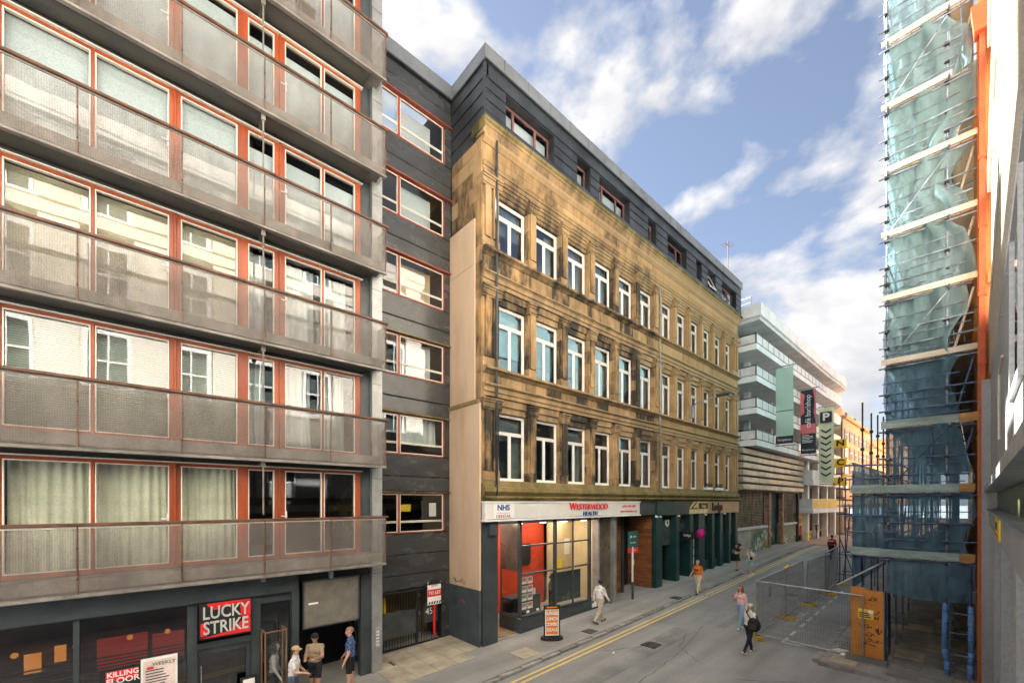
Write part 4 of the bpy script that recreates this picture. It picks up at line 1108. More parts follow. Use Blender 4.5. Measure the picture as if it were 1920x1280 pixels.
# ------------------------------------------------------------------ green pub front
M['pubgreen'] = mat('pub_green',(0.010,0.045,0.047),.4,var=.15,scale=1.2,spec=.4)
M['sunpatch_tan'] = mat('pub_sunpatch_tan',(0.42,0.24,0.13),.5,var=.1,scale=1)  # tan stands in for reflected sunlight on the pub front
M['shutter'] = mat('roller_shutter',(0.085,0.095,0.095),.5,var=.2,scale=2,metal=.3)
M['gold'] = mat('gold_print',(0.62,0.47,0.17),.4,var=.05)
part(SB,'pub_fascia',M['pubgreen'],(-12.1,XF+.10,20.92,27.3,4.45,5.22))
part(SB,'pub_fascia',M['sunpatch_tan'],(-12.1,XF+.10,27.302,32.5,4.45,5.22))  # far end coloured as if caught by reflected sun
pub_b = [(20.92,21.62),(23.2,23.62),(24.95,25.4),(26.15,27.0),(28.1,28.5),(29.4,29.85),(30.9,31.2),(32.1,32.5)]
for i, (a, b_) in enumerate(pub_b):
    MB().cbox(-12.3,XF+.03,a,b_,g(a)-.1,4.449,.02).build('pub_pilaster', M['pubgreen'] if i < 5 else M['pubgreen'], SB)
def shutter(y0, y1, z0, z1, x):
    s_ = MB(); z = z0
    while z < z1-.02:
        s_.prism([(x-.05,z),(x-.005,z+.01),(x+.01,z+.05),(x-.005,z+.09),(x-.05,z+.098)],'y',y0,y1); z += .1
    return s_.build('roller_shutter', M['shutter'], SB)
shutter(21.62,23.2,2.7,4.45,-11.95)
part(SB,'pub_door',M['pubgreen'],(-12.6,-12.5,22.4,23.2,.3,2.7))
part(SB,'pub_dark',M['black'],(-13.4,-13.3,20.95,32.2,0,4.5),(-13.3,-12.35,23.3,23.5,0,4.4))
for i, (a, b_) in enumerate(((23.62,24.95),(25.4,26.15),(27.0,28.1),(28.5,29.4),(29.85,30.9),(31.2,32.1))):
    if i == 0:
        shutter(a,b_,3.4,4.45,-11.95)
        continue
    zb = 1.35; 
    if i in (2,3):
        part(SB,'pub_riser',M['pubgreen'],(-12.2,-11.8,a,b_,g(a)-.1,zb))
        w = part(SB,'pub_window',M['pubgreen'],(-12.1,-11.9,a,a+.1,zb,3.2),(-12.1,-11.9,b_-.1,b_,zb,3.2),(-12.1,-11.9,a+.1,b_-.1,3.1,3.2))
        MB().box(-12.0,-11.99,a+.1,b_-.1,zb,3.1).build('pane', M['glassB'], w)
        shutter(a,b_,3.2,4.45,-11.95)
    elif i == 5:
        part(SB,'pub_panel',M['sunpatch_tan'],(-12.2,-11.9,a,b_,2.9,4.449)); part(SB,'pub_door',M['pubgreen'],(-12.5,-12.4,a,b_,.5,2.9))  # upper panel takes the same painted sun-patch tan
    else:
        part(SB,'pub_panel',M['pubgreen'],(-12.2,-11.85,a,b_,g(a)-.1,3.1)); shutter(a,b_,3.1,4.45,-11.95)
        if i == 1:
            for j in range(3): MB().box(-11.85,-11.84,a+.15,b_-.15,1.3+j*.55,1.75+j*.55).build('menu_sheet', M['white'], SB)
ps = thing('pub_sign','gold and black pub sign with building emblem and LODGE lettering over green front','sign',(XF+.2,26,4.5))
xp = XF+.105
MB().prism([(24.6,4.47),(27.2,4.47),(27.2,5.2),(25.3,5.2),(24.8,4.9)],'x',xp,xp+.02).build('gold_field', M['gold'], ps)
for i in range(4): MB().box(xp+.021,xp+.026,24.75+i*.62,25.2+i*.62,4.50,4.70).build('gold_pane', mat('gold_pale',(0.75,0.63,0.35),.5) if i == 0 else bpy.data.materials['gold_pale'], ps)
MB().prism([(24.8,4.75),(25.8,4.75),(25.8,4.82),(25.1,4.82),(25.75,5.18),(25.55,5.18)],'x',xp+.021,xp+.028).build('emblem', M['black'], ps)
MB().box(xp+.021,xp+.03,25.95,27.2,4.76,5.12).build('name_panel', M['black'], ps)
text('letters','lodge',.30,(xp+.04,26.6,4.93),'+x',M['gold'],ps,.01,.95,.004)
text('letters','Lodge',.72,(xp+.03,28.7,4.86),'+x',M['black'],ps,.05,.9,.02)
s2 = thing('hanging_sign','small black hanging sign with white lettering over the pub doorway','sign',(XF+.2,24.3,3.0))
MB().box(XF-.1,XF+.55,24.2,24.26,3.0,3.45).build('board', M['black'], s2)
text('letters','lodge',.2,(XF+.22,24.19,3.22),'-y',M['white'],s2,.006,1)
s3 = thing('shield_sign','small white shield badge on the pub roller shutter','sign',(XF,22.6,3.6))
MB().prism([(22.75,3.75),(22.95,3.9),(22.95,4.15),(22.55,4.15),(22.55,3.9)],'x',-11.93,-11.9).build('badge', M['white'], s3)
MB().box(-11.9,-11.895,22.68,22.82,3.92,4.08).build('mark', M['black'], s3)
fb = thing('flower_ball','magenta hanging flower ball outside the pub','flower ball',(XF+.4,25.6,3.1))
M['pink'] = mat('magenta_petal',(0.55,0.02,0.22),.7,var=.2,scale=20)
fbm = MB()
for _ in range(420):
    d_ = Vector((random.gauss(0,1),random.gauss(0,1),random.gauss(0,1))).normalized()
    p = Vector((XF+.42,25.55,3.25)) + d_*random.uniform(.2,.27)
    a = d_.orthogonal().normalized()*.05; b_ = d_.cross(a).normalized()*.05
    fbm.quad(p-a-b_,p+a-b_,p+a+b_+d_*.03,p-a+b_+d_*.02)
fbm.ball((XF+.42,25.55,3.25),.2,(1,1,.9)); fbm.build('petals', M['pink'], fb)
MB().tube([(XF+.42,25.55,3.5),(XF+.42,25.55,3.95),(XF+.05,25.55,3.95)],.012).build('bracket', M['black'], fb)
for y in (20.95+.35,23.4,27.0,30.0): MB().cyl((XF+.03,y,4.40),(XF+.16,y,4.36),.05,n=8).build('spot_lamp', M['white'], SB)
# ================================================================== car park with white balconies
CP = thing('car_park', 'white concrete car park with stacked open balconies, louvred base and overhanging roof', 'building', (-12,48,g(42)))
M['conc'] = mat('pale_concrete',(0.60,0.60,0.585),.8,var=.1,scale=.8,bump=.1)
M['concw'] = mat('white_concrete',(0.74,0.74,0.72),.75,var=.07,scale=.9)
M['railpanel'] = mat('balcony_panel',(0.66,0.655,0.63),.35,var=.06)
M['louvre'] = mat('louvre_metal',(0.36,0.32,0.25),.5,var=.15,scale=1.2,metal=.2)
XB = -10.75; yB0 = 33.75
part(CP,'back_wall',M['conc'],(-16.2,-16.0,32.7,66,0,19.5))
part(CP,'party_or_filler_wall',M['conc'],(-16,-12.3,32.56,33.7,0,19.4))  # added filler wall; stops sun slipping through the gap between buildings
part(CP,'core_wall',M['dark'],(-15.8,-15.6,33,66,3,18.5))
def slab_outline(x, y0, y1, ext=0.0):
    # far end of the plan curves towards the street then returns
    return [(-16,y0),(x,y0),(x,y1-9),(x+.15,y1-5),(x+.1,y1-2),(x-.8,y1),(-16,y1)]
yE = 64
part_z = [(16.4,17.4),(14.05,15.05),(11.6,12.7),(9.65,10.4)]
MB().prism(slab_outline(XB+.35,yB0-.2,yE+1),'z',18.72,19.6).build('roof_slab', M['concw'], CP)
MB().prism(slab_outline(XB+.2,yB0,yE+.8),'z',18.45,18.715).build('roof_soffit', M['conc'], CP)
MB().tube([(XB-.4,yB0+.2,19.6),(XB-.4,yB0+.2,20.4),(-13,yB0+.2,20.4)],.04).tube([(-12.6,yB0+.2,19.6),(-12.6,yB0+.2,20.4)],.04).tube([(XB-.4,yB0+.2,20.0),(-13,yB0+.2,20.0)],.03).build('roof_rail', M['steel'], CP)
decks = [16.38,14.03,11.68,9.33]
for zi, z in enumerate(decks):
    d_ = MB().prism(slab_outline(XB,yB0,yE),'z',z,z+.42).build('deck', M['concw'], CP)
    # rail panels along the front and the near end
    pm = MB().box(-.03,.03,.02,1.28,0,.62).mesh('rail_panel', M['railpanel'])
    y = yB0
    i = 0
    while y < yE-9.5:
        link('rail_panel', pm, d_, (XB-.04,y,z+.50)); MB().box(XB-.075,XB+.0,y-.03,y+.025,z+.42,z+1.13).build('rail_post', M['slate'], d_); y += 1.3; i += 1
    for a, b_ in ((0,1),(1,2)):
        MB().box(XB-1.1*b_+.0,XB-1.1*a-.06,yB0+.02,yB0+.08,z+.50,z+1.12).build('rail_panel', M['railpanel'], d_)
    MB().box(XB-.08,XB+.0,yB0-.02,yE-9.2,z+1.13,z+1.19).box(XB-2.2,XB-.081,yB0-.02,yB0+.07,z+1.13,z+1.19).build('top_rail', M['slate'], d_)
    MB().box(XB-.08,XB-.0,yB0-.01,yE-9.2,z+.425,z+.498).build('bottom_rail', M['slate'], d_)
    MB().prism([(XB-.06,yE-9.2),(XB+.1,yE-5),(XB+.05,yE-2),(XB-.9,yE-.1),(XB-1.0,yE-.1),(XB-.05,yE-2.1),(XB,yE-5),(XB-.14,yE-9.2)],'z',z+.425,z+1.15).build('end_parapet', M['concw'], d_)
    for yy in (36.5,42,47.5,53,58.5):
        part(CP,'car_park_column',M['conc'],(-12.6,-12.2,yy,yy+.45,z-1.9,z))
    part(CP,'window_wall',M['slate'],(-14.2,-14.1,33.5,63,z+.42,z+2.3))
for z0 in (16.8,14.45,12.1,9.75):
    for j in range(10):
        y = 35+j*2.8
        MB().box(-14.08,-14.04,y,y+1.5,z0+.1,z0+1.7).build('window', M['glassS'], CP)
part(CP,'lower_wall',M['dark'],(-12.6,-12.45,32.7,49.5,.5,9.33))
# louvre band
part(CP,'louvre_return',M['louvre'],(-12.4,-11.45,32.75,32.85,6.05,6.1))
lm = MB().prism([(-11.75,0),(-11.42,0),(-11.40,.06),(-11.40,.36),(-11.46,.40),(-11.75,.40)],'y',33.0,49.0)
lm.box(-12.4,-11.47,32.9,33.0,0,.40)
lmm = lm.mesh('louvre_blade', M['louvre'])
for i in range(6): link('louvre_blade', lmm, CP, (0,0,6.12+i*.53))
part(CP,'louvre_back',M['black'],(-12.2,-11.8,33.05,48.9,6.0,9.33))
# grilles, wall with graffiti
M['grille'] = mat('rust_grille',(0.20,0.165,0.11),.6,var=.2,scale=2,metal=.3)
for a, b_ in ((33.0,39.3),(44.6,48.3)):
    part(CP,'grille_back',M['dark'],(-12.3,-12.2,a,b_,3.2,6.05))
    gm = MB().box(-.06,.0,0,b_-a,0,.055).mesh('grille_bar', M['grille'])
    for i in range(22): link('grille_bar', gm, CP, (-12.05,a,3.25+i*.127))
    y = a
    while y < b_: part(CP,'grille_post',M['grille'],(-12.12,-12.03,y,y+.06,3.2,6.04)); y += .8
part(CP,'grille_sill',M['conc'],(-12.4,-11.85,32.8,40.0,3.02,3.2)); part(CP,'grille_sill',M['conc'],(-12.4,-11.85,44.4,48.6,3.02,3.2))
M['muralg'] = mat('mural_green',(0.10,0.16,0.10),.8,c2=(0.30,0.28,0.19),scale=1.4,cov=.5)
M['muralw'] = mat('pale_metal_wall',(0.42,0.40,0.36),.6,var=.12,scale=1)
part(CP,'graffiti_wall',M['muralw'],(-12.5,-11.98,32.7,36.2,.5,3.02))
for i in range(14): part(CP,'wall_rib',M['muralw'],(-11.98,-11.94,32.8+i*.25,32.88+i*.25,.7,3.0))
GW = part(CP,'graffiti_wall',M['muralg'],(-12.5,-11.97,36.21,40.3,.6,3.02)); part(CP,'graffiti_wall',M['muralg'],(-12.5,-11.97,44.3,48.6,.8,3.02))
cols = [(0.55,0.60,0.50),(0.03,0.20,0.17),(0.45,0.42,0.10),(0.60,0.62,0.60),(0.02,0.05,0.04)]
gms = [mat('spray_%d'%i,c,.7,var=.05) for i, c in enumerate(cols)]
for i in range(16):
    y = random.uniform(36.8,39.7) if i < 10 else random.uniform(44.9,48)
    scrawl('spray_lettering', gms[i%5], GW, y, random.uniform(1.4,2.6), random.uniform(.8,1.6), random.uniform(.5,1.2), 9, 'x', -11.966+.003*i, 40+i, random.uniform(.03,.09))
part(CP,'post',mat('rust_post',(0.33,0.17,0.10),.7,var=.25,scale=3),(-12.2,-11.85,40.3,40.75,.5,6.05),(-12.2,-11.85,44.0,44.3,.5,6.05))
dd = part(CP,'service_door',mat('door_teal',(0.02,0.08,0.08),.5,var=.2),(-12.5,-12.4,40.76,44.0,.6,6.0))
for i in range(4): scrawl('spray_lettering', gms[(i*2+1)%5], dd, 41.4+i*.6, 1.7+.2*i, .7, .9, 8, 'x', -12.395+.003*i, 90+i, .05)
part(CP,'black_post',M['black'],(-12.0,-11.8,48.7,49.0,.8,6.1))
# lower canopy and entrance at the far end
for z, h in ((6.85,.45),(4.05,.45)):
    d_ = MB().prism(slab_outline(XB+.1,49.2,yE),'z',z,z+h).build('deck', M['concw'], CP)
    MB().prism([(XB+.02,49.25),(XB+.02,yE-9),(XB+.2,yE-5),(XB+.1,yE-2),(XB-.8,yE-.1),(XB-.9,yE-.1),(XB,yE-2.1),(XB+.1,yE-5),(XB-.06,yE-9),(XB-.06,49.25)],'z',z+h+.02,z+h+1.0).build('parapet', M['concw'] if z > 5 else mat('ochre_fascia',(0.60,0.40,0.09),.6,var=.08), d_)
    MB().box(-16,XB+.02,49.2,49.3,z+h+.02,z+h+1.0).build('parapet', M['railpanel'], d_)
for y in (50.5,54.5,58.5,62.5):
    part(CP,'entrance_column',M['concw'],(-11.9,-11.4,y,y+.6,1.2,9.3))
part(CP,'entrance_back',mat('entrance_wall',(0.20,0.19,0.17),.8,var=.2),(-15.5,-15.4,49,64,1,6.9))
part(CP,'entrance_glazing',M['glassS'],(-13.4,-13.35,54,64,1.6,4.0))
MB().box(-12.3,-12.2,49.5,52.2,2.3,4.0).build('price_board', M['yellow'], CP)
text('letters','NCP',.6,(-12.19,50.9,3.2),'+x',M['black'],CP,.01,1)
MB().box(-12.2,-12.0,53.5,61.5,1.2,1.85).build('low_wall', M['barwall'], CP)
MB().box(-12.22,-11.98,53.5,61.5,1.85,2.05).build('wall_cap', M['yellow'], CP)
yb = thing('yellow_post','tall yellow ticket post at the car park entrance','post',(-11.9,55.5,1.2))
MB().cyl((-11.7,55.4,1.2),(-11.7,55.4,3.6),.22,n=12).build('post', M['yellow'], yb); MB().ball((-11.7,55.4,3.6),.22,(1,1,.5)).build('cap', M['yellow'], yb)
ybr = thing('yellow_barrier','yellow tubular crash rail beside the car park entrance','barrier',(-11.8,50.6,1.2))
for z in (1.6,2.1): MB().tube([(-11.4,49.6,z),(-11.4,51.6,z),(-12.6,51.6,z)],.06).build('rail', M['yellow'], ybr)
for x, y in ((-11.4,49.7),(-11.4,51.6),(-12.5,51.6)): MB().cyl((x,y,1.15),(x,y,2.2),.07,n=8).build('post', M['yellow'], ybr)
bikec = thing('parked_scooter','red and black object parked behind the yellow rail','scooter',(-12.2,50.8,1.2))
MB().prism([(50.1,1.7),(50.3,2.3),(50.8,2.35),(51.0,2.7),(51.3,2.75),(51.3,1.8)],'x',-12.5,-12.1).build('body', M['red'], bikec)
for y in (50.2,51.3): MB().cyl((-12.4,y,1.5),(-12.2,y,1.5),.3,n=14).build('wheel', M['black'], bikec)
# banners on poles
def banner(y, z0, z1, w, label, face, group='vertical banners along the car park'):
    t = thing('banner', label, 'banner', (XB+.05,y,z0), group)
    for z in (z0-.12, z1+.12):
        MB().cyl((XB-.1,y,z),(XB+w+.25,y,z),.05,n=8).build('pole', M['column'], t)
    MB().grid(lambda a, b_: (XB+.05+a*w, y-.05+.05*math.sin(a*5+b_*7), z0+(z1-z0)*b_),6,14).build('cloth', face, t, smooth=True)
    return t
M['pale_green'] = sheer('pale_green_cloth',(0.42,0.60,0.50),.0,.35,.3,.06)
M['pgreen2'] = mat('pale_lime_cloth',(0.62,0.72,0.52),.8,var=.04)
M['charcoal'] = mat('charcoal_cloth',(0.03,0.035,0.045),.7,var=.05)
M['coral'] = mat('coral_print',(0.70,0.16,0.17),.7,var=.05)
XW = XB+.05
b1 = banner(38.0,9.75,15.75,1.2,'plain pale green banner hanging from the car park, nearest of three',M['pale_green'])
MB().box(XW,XW+1.2,37.88,37.89,9.75,10.35).build('dark_strip', M['charcoal'], b1)
text('letters','The Lighthouse',.22,(XW+.6,37.87,10.05),'-y',M['white'],b1,.006,.7)
MB().box(XW,XW+1.2,37.88,37.89,12.3,12.36).build('seam', M['slate'], b1)
b2 = banner(45.0,9.5,15.25,1.15,'black and coral banner reading cafe bar/shop, middle of three',M['charcoal'])
MB().prism([(XW,12.9),(XW+.3,13.2),(XW+.25,14.2),(XW+.35,14.8),(XW,15.1)],'y',44.86,44.87).prism([(XW+1.15,12.2),(XW+1.0,13.2),(XW+1.08,14.2),(XW+.95,15.2),(XW+1.15,15.2)],'y',44.86,44.87).box(XW,XW+1.15,44.86,44.87,11.3,12.15).build('coral_print', M['coral'], b2)
text('letters','café bar/shop',.58,(XW+.6,44.84,13.3),'-y',M['white'],b2,.006,.95,0,R(90))
for i in range(6): MB().box(XW+.12,XW+.12+random.uniform(.5,.9),44.86,44.87,10.5+i*.13,10.55+i*.13).build('print_line', M['white'], b2)
text('letters','The Lighthouse',.2,(XW+.58,44.84,9.85),'-y',M['white'],b2,.006,.75)
b3 = banner(51.5,7.1,14.6,1.25,'pale lime parking banner with P panel and black chevrons',M['pgreen2'])
MB().box(XW+.15,XW+1.1,51.36,51.37,13.1,14.2).build('p_panel', M['charcoal'], b3)
text('letters','P',1.05,(XW+.62,51.34,13.65),'-y',M['white'],b3,.006,1.1,.03)
for i in range(8):
    z = 12.1-i*.62
    MB().prism([(XW+.2,z+.4),(XW+.62,z+.12),(XW+1.05,z+.4),(XW+1.05,z+.24),(XW+.62,z-.06),(XW+.2,z+.24)],'y',51.36,51.37).build('chevron', M['charcoal'], b3)
ncp = thing('lettered_cube_sign','yellow lettered cube sign spelling NCP down a dark pole','sign',(-10.0,57.5,1.2))
MB().cyl((-9.9,57.5,7.0),(-9.9,57.5,14),.06,n=6).cyl((-9.9,57.5,13.6),(-11.5,57.5,13.6),.05,n=6).cyl((-9.9,57.5,8.2),(-11.5,57.5,8.2),.05,n=6).build('pole', M['slate'], ncp)
for ch, v in (('N',834),('C',869),('P',903)):
    z = 5.2+(940-v)/784*47.0
    o = MB().cbox(-10.45,-9.35,57.0,58.0,z-.45,z+.45,.05).build('cube', M['yellow'], ncp)
    text('letter',ch,.85,(-9.9,56.98,z),'-y',M['black'],o,.01,1.15,.03)

# ================================================================== far side of the square: orange sandstone fronts
M['ostone'] = stone_mat('orange_sandstone',(0.53,0.42,0.29),(0.50,0.37,0.24),(0.33,0.24,0.16),None,.35)
M['otrim'] = mat('pale_orange_trim',(0.60,0.36,0.19),.85,var=.1)
def far_block(name, label, x, y0, y1, z1, bays, rows, m, roof=True):
    t = thing(name, label, 'building', (x-3,(y0+y1)/2,1.2), 'far sandstone fronts')
    part(t,'wall',m,(x-6,x,y0,y1,1.1,z1))
    part(t,'cornice',M['otrim'],(x-6,x+.35,y0-.1,y1+.1,z1,z1+.4),(x-6,x+.2,y0,y1,z1*.55,z1*.55+.25),(x-6,x+.25,y0,y1,5.4,5.8))
    bw = (y1-y0)/bays
    fm = None
    for r_ in range(rows):
        for i in range(bays):
            yy = y0+bw*(i+.5); zz_ = 6.6+r_*(z1-7.0)/rows; h = (z1-7)/rows*.6
            w = MB().box(x,x+.10,yy-bw*.30,yy+bw*.30,zz_-.1,zz_+h+.1).build('window', M['otrim'], t)
            MB().box(x+.10,x+.112,yy-bw*.21,yy+bw*.21,zz_,zz_+h).build('pane', M['glassS'], w)
            MB().box(x+.10,x+.125,yy-.04,yy+.04,zz_,zz_+h).box(x+.10,x+.124,yy-bw*.21,yy+bw*.21,zz_+h*.5,zz_+h*.5+.08).build('bar', M['white'], w)
    for i in range(bays):
        yy = y0+bw*(i+.5)
        w = MB().box(x,x+.08,yy-bw*.38,yy+bw*.38,1.6,4.9).build('shop_window', M['slate'], t)
        MB().box(x+.08,x+.09,yy-bw*.32,yy+bw*.32,2.0,4.3).build('pane', M['glassB'], w)
    if roof:
        for i in range(3):
            c = MB().box(x-1.6,x-.6,y0+(y1-y0)*(.15+.33*i),y0+(y1-y0)*(.15+.33*i)+1.2,z1+.4,z1+1.7).build('chimney', m, t)
            for j in range(3): MB().cyl((x-1.3+.2*j*.0,y0+(y1-y0)*(.15+.33*i)+.3+.3*j,z1+1.7),(x-1.3,y0+(y1-y0)*(.15+.33*i)+.3+.3*j,z1+2.2),.12,n=8).build('chimney_pot', M['barwall'], c)
    return t
far_block('orange_tenement','tall orange sandstone front with pale cornices beyond the car park',-10.95,64.5,83,15.4,6,4,M['ostone'])
far_block('orange_tenement','lower orange sandstone front at the far end of the street',-10.7,83.2,103,13.6,6,3,M['ostone'])
far_block('orange_tenement','pale sandstone front closing the far end behind scaffold poles',-10.3,103.4,150,16.5,9,3,M['otrim'])
far_block('grey_tenement','pale far building at the end of the right-hand side beyond the scaffold',-99,1,2,3,1,0,M['otrim']) if False else None
FR = thing('far_right_block','brown sandstone block beyond the scaffolded building','building',(6,95,1.2))
part(FR,'wall',M['ostone'],(-.6,9,66,130,1.1,17.5)); part(FR,'cornice',M['otrim'],(-.9,9,65.8,130,17.5,18))
for r_ in range(4):
    for i in range(6):
        x = .2+i*1.4; z = 3+r_*3.4
        w = MB().box(x-.45,x+.45,65.9,65.99,z,z+2).build('window',M['otrim'],FR); MB().box(x-.33,x+.33,65.88,65.895,z+.1,z+1.9).build('pane',M['glassS'],w)
# ================================================================== right-hand side: building the camera leans from
XN = 0.25
NB = thing('grey_clad_building', 'grey metal clad building with pale stone upper storeys at the right edge', 'building', (3,4,g(4)))
M['greyclad'] = mat('grey_cladding',(0.38,0.375,0.365),.55,c2=(0.29,0.285,0.28),scale=.9,stretch=(1,.6,.4),metal=.1)
M['palestone'] = stone_mat('pale_stone',(0.76,0.71,0.62),(0.72,0.65,0.54),(0.48,0.44,0.37),None,.35)
part(NB,'wall',M['palestone'],(XN+.35,9,-22,16.4,9.6,21.2),(XN+.36,9,-22,16.4,-.5,9.59))
part(NB,'cornice',M['palestone'],(XN-.1,9,-22,16.45,21.2,21.8))
yn = 16.4
for i in range(20):
    y1_ = yn - i*1.95; y0_ = y1_-1.92
    MB().box(XN,XN+.34,y0_,y1_,5.55,8.28).build('clad_panel', M['greyclad'], NB)
part(NB,'shadow_strip',M['slate'],(XN+.05,XN+.34,-22,16.38,8.29,8.44))  # dark strip stands in for the shadow under the ribbed course
for i in range(9):
    MB().prism([(XN+.34,8.46+i*.127),(XN+.02,8.46+i*.127),(XN-.03,8.50+i*.127),(XN+.03,8.575+i*.127),(XN+.34,8.575+i*.127)],'y',-22,16.38).build('ribbed_course', M['palestone'], NB)
# upper stone storeys: pale piers with windows that the flats opposite reflect
for r_ in range(3):
    z0 = 10.2+r_*3.75
    for i in range(12):
        y = 13.6-i*2.9
        w = MB().box(XN+.12,XN+.34,y-.75,y-.62,z0,z0+2.4).box(XN+.12,XN+.34,y+.62,y+.75,z0,z0+2.4).box(XN+.12,XN+.34,y-.62,y+.62,z0+2.27,z0+2.4).box(XN+.10,XN+.34,y-.85,y+.85,z0-.1,z0-.001).box(XN+.14,XN+.34,y-.62,y+.62,z0+1.1,z0+1.18).box(XN+.14,XN+.34,y-.03,y+.03,z0,z0+1.1).box(XN+.14,XN+.34,y-.03,y+.03,z0+1.18,z0+2.27).build('window', M['white'], NB)
        MB().box(XN+.24,XN+.25,y-.62,y+.62,z0,z0+2.27).build('pane', M['glassS'], w)
        part(NB,'pier',M['palestone'],(XN,XN+.345,y+.86,y+2.04,9.62,9.62+.001) if False else (XN,XN+.345,y+.86,y+2.04,z0-.1,z0+3.0))
    part(NB,'string_course',M['palestone'],(XN-.06,XN+.345,-22,16.42,z0+3.0,z0+3.5))
part(NB,'string_course',M['palestone'],(XN-.04,XN+.345,-22,16.42,9.62,10.09))
# glass strip, fascia and shop front
part(NB,'glass_strip',mat('mossy_glazing',(0.10,0.12,0.03),.35,c2=(0.05,0.055,0.03),scale=2.5,spec=.5),(XN+.10,XN+.34,-22,16.2,5.02,5.42))
part(NB,'flashing',M['steel'],(XN-.12,XN+.34,-22,16.3,5.43,5.54))
part(NB,'fascia',M['greyclad'],(XN-.03,XN+.34,-22,16.3,4.62,4.98))
part(NB,'fascia_lip',M['steel'],(XN-.07,XN+.34,-22,16.32,4.985,5.015))
part(NB,'shop_glazing',mat('dark_glazing',(0.028,0.032,0.034),.12,var=.1,spec=.6),(XN+.14,XN+.34,-22,16.0,.4,4.61))
for i in range(8):
    y = 16.3-i*3.4
    part(NB,'shop_pilaster',M['greyclad'],(XN-.02,XN+.34,y-.45,y,-.3,4.61))
part(NB,'stallriser',M['greyclad'],(XN+.06,XN+.339,-22,15.8,-.4,.45))
part(NB,'corner_post',M['greyclad'],(XN-.16,XN+.33,16.05,16.38,-.3,8.3))
ys_ = thing('yellow_plaque','small yellow plaque fixed to the grey fascia at the right edge','plaque',(XN-.05,9.4,4.7))
MB().box(XN-.05,XN-.031,8.6,10.2,4.66,4.95).build('plate', M['yellow'], ys_)
text('letters','NOTICE',.16,(XN-.056,9.4,4.84),'-x',M['black'],ys_,.004,1.1)
MB().box(XN-.054,XN-.051,8.9,9.9,4.70,4.72).build('print_line', M['black'], ys_)
for i in range(14):
    y = 16.0-i*.83; MB().cyl((XN-.002,y,5.75),(XN+.0,y,5.75),.02,n=6).build('fixing', M['steel'], NB) if i % 2 else MB().cyl((XN-.012,y,7.9),(XN+.0,y,7.9),.02,n=6).build('fixing', M['steel'], NB)
w = MB().box(XN-.03,XN-.001,5.2,6.6,6.2,6.28).box(XN-.03,XN-.001,5.2,6.6,7.8,7.88).box(XN-.03,XN-.001,5.2,5.28,6.28,7.8).box(XN-.03,XN-.001,6.52,6.6,6.28,7.8).build('side_window', M['white'], NB)
MB().box(XN-.012,XN-.002,5.28,6.52,6.28,7.8).build('pane', M['glassS'], w)
# conduit on the panels
cdt = thing('wall_conduit','thin pale conduit bent down the grey cladding at the right edge','conduit',(XN-.04,8.5,6.2))
MB().tube([(XN-.03,8.2,7.05),(XN-.03,9.3,7.05),(XN-.03,9.3,6.1)],.015).build('conduit', M['palestone'], cdt)

# ================================================================== scaffolded sandstone building
SC = thing('scaffolded_building', 'orange sandstone building wrapped in scaffolding on the right', 'building', (3,31,g(31)))
M['redstone'] = stone_mat('red_sandstone',(0.55,0.25,0.10),(0.50,0.19,0.06),(0.16,0.08,0.04),None,.4)
part(SC,'wall',M['redstone'],(XN+.3,9,16.5,47,0,21.0))
part(SC,'cornice',M['redstone'],(XN-.15,9,16.46,47,21.0,21.8))
for r_ in range(5):
    z0 = 4.9+r_*3.3
    for i in range(11):
        y = 18.7+i*2.6
        w = MB().box(XN+.1,XN+.29,y-.75,y-.6,z0,z0+2.1).box(XN+.1,XN+.29,y+.6,y+.75,z0,z0+2.1).box(XN+.05,XN+.29,y-.85,y+.85,z0-.2,z0-.001).box(XN+.05,XN+.29,y-.85,y+.85,z0+2.1,z0+2.35).build('window', M['redstone'], SC)
        MB().box(XN+.22,XN+.29,y-.6,y+.6,z0,z0+2.09).build('pane', M['dark'], w)
        MB().box(XN+.19,XN+.215,y-.6,y-.52,z0,z0+2.09).box(XN+.19,XN+.215,y+.52,y+.6,z0,z0+2.09).box(XN+.19,XN+.215,y-.52,y+.52,z0+1.0,z0+1.08).build('sash', mat('ochre_sash',(0.50,0.36,0.15),.6) if 'ochre_sash' not in bpy.data.materials else bpy.data.materials['ochre_sash'], w)
    part(SC,'string_course',M['redstone'],(XN-.05,XN+.3,16.5,47,z0-.6,z0-.3))
part(SC,'shop_void',M['dark'],(XN+.22,XN+.299,17.2,46,.4,3.6))
for i in range(10): part(SC,'shop_pier',mat('shop_pier',(0.12,0.09,0.075),.7,var=.2) if i == 0 else bpy.data.materials['shop_pier'],(XN+.05,XN+.3,17.0+i*3,17.5+i*3,.2,3.8))
M['orangepipe'] = mat('orange_paint',(0.55,0.085,0.025),.5,var=.1,scale=3)
part(SC,'corner_pier',M['redstone'],(.02,XN+.299,16.64,17.5,0,20.95))
for i in range(11): part(SC,'pier',M['redstone'],(-.10 if i else 0.0,XN+.299,19.75+i*2.6,20.25+i*2.6,0,20.9))
op = thing('orange_drainpipe','square orange-red drainpipe rising beside the scaffold at its wall end','pipe',(.10,16.55,g(16.5)))
MB().box(.05,.16,16.47,16.58,.3,17.6).build('pipe', M['orangepipe'], op)
for z in (.6,2.2,3.9,5.4,7.0,8.8,10.6,12.4,14.2): MB().box(-.0+.03,.18,16.45,16.60,z,z+.08).build('collar', M['orangepipe'], op)
MB().prism([(-.04,17.5),(.24,17.5),(.28,18.2),(-.10,18.2)],'y',16.35,16.75).build('hopper', M['orangepipe'], op)

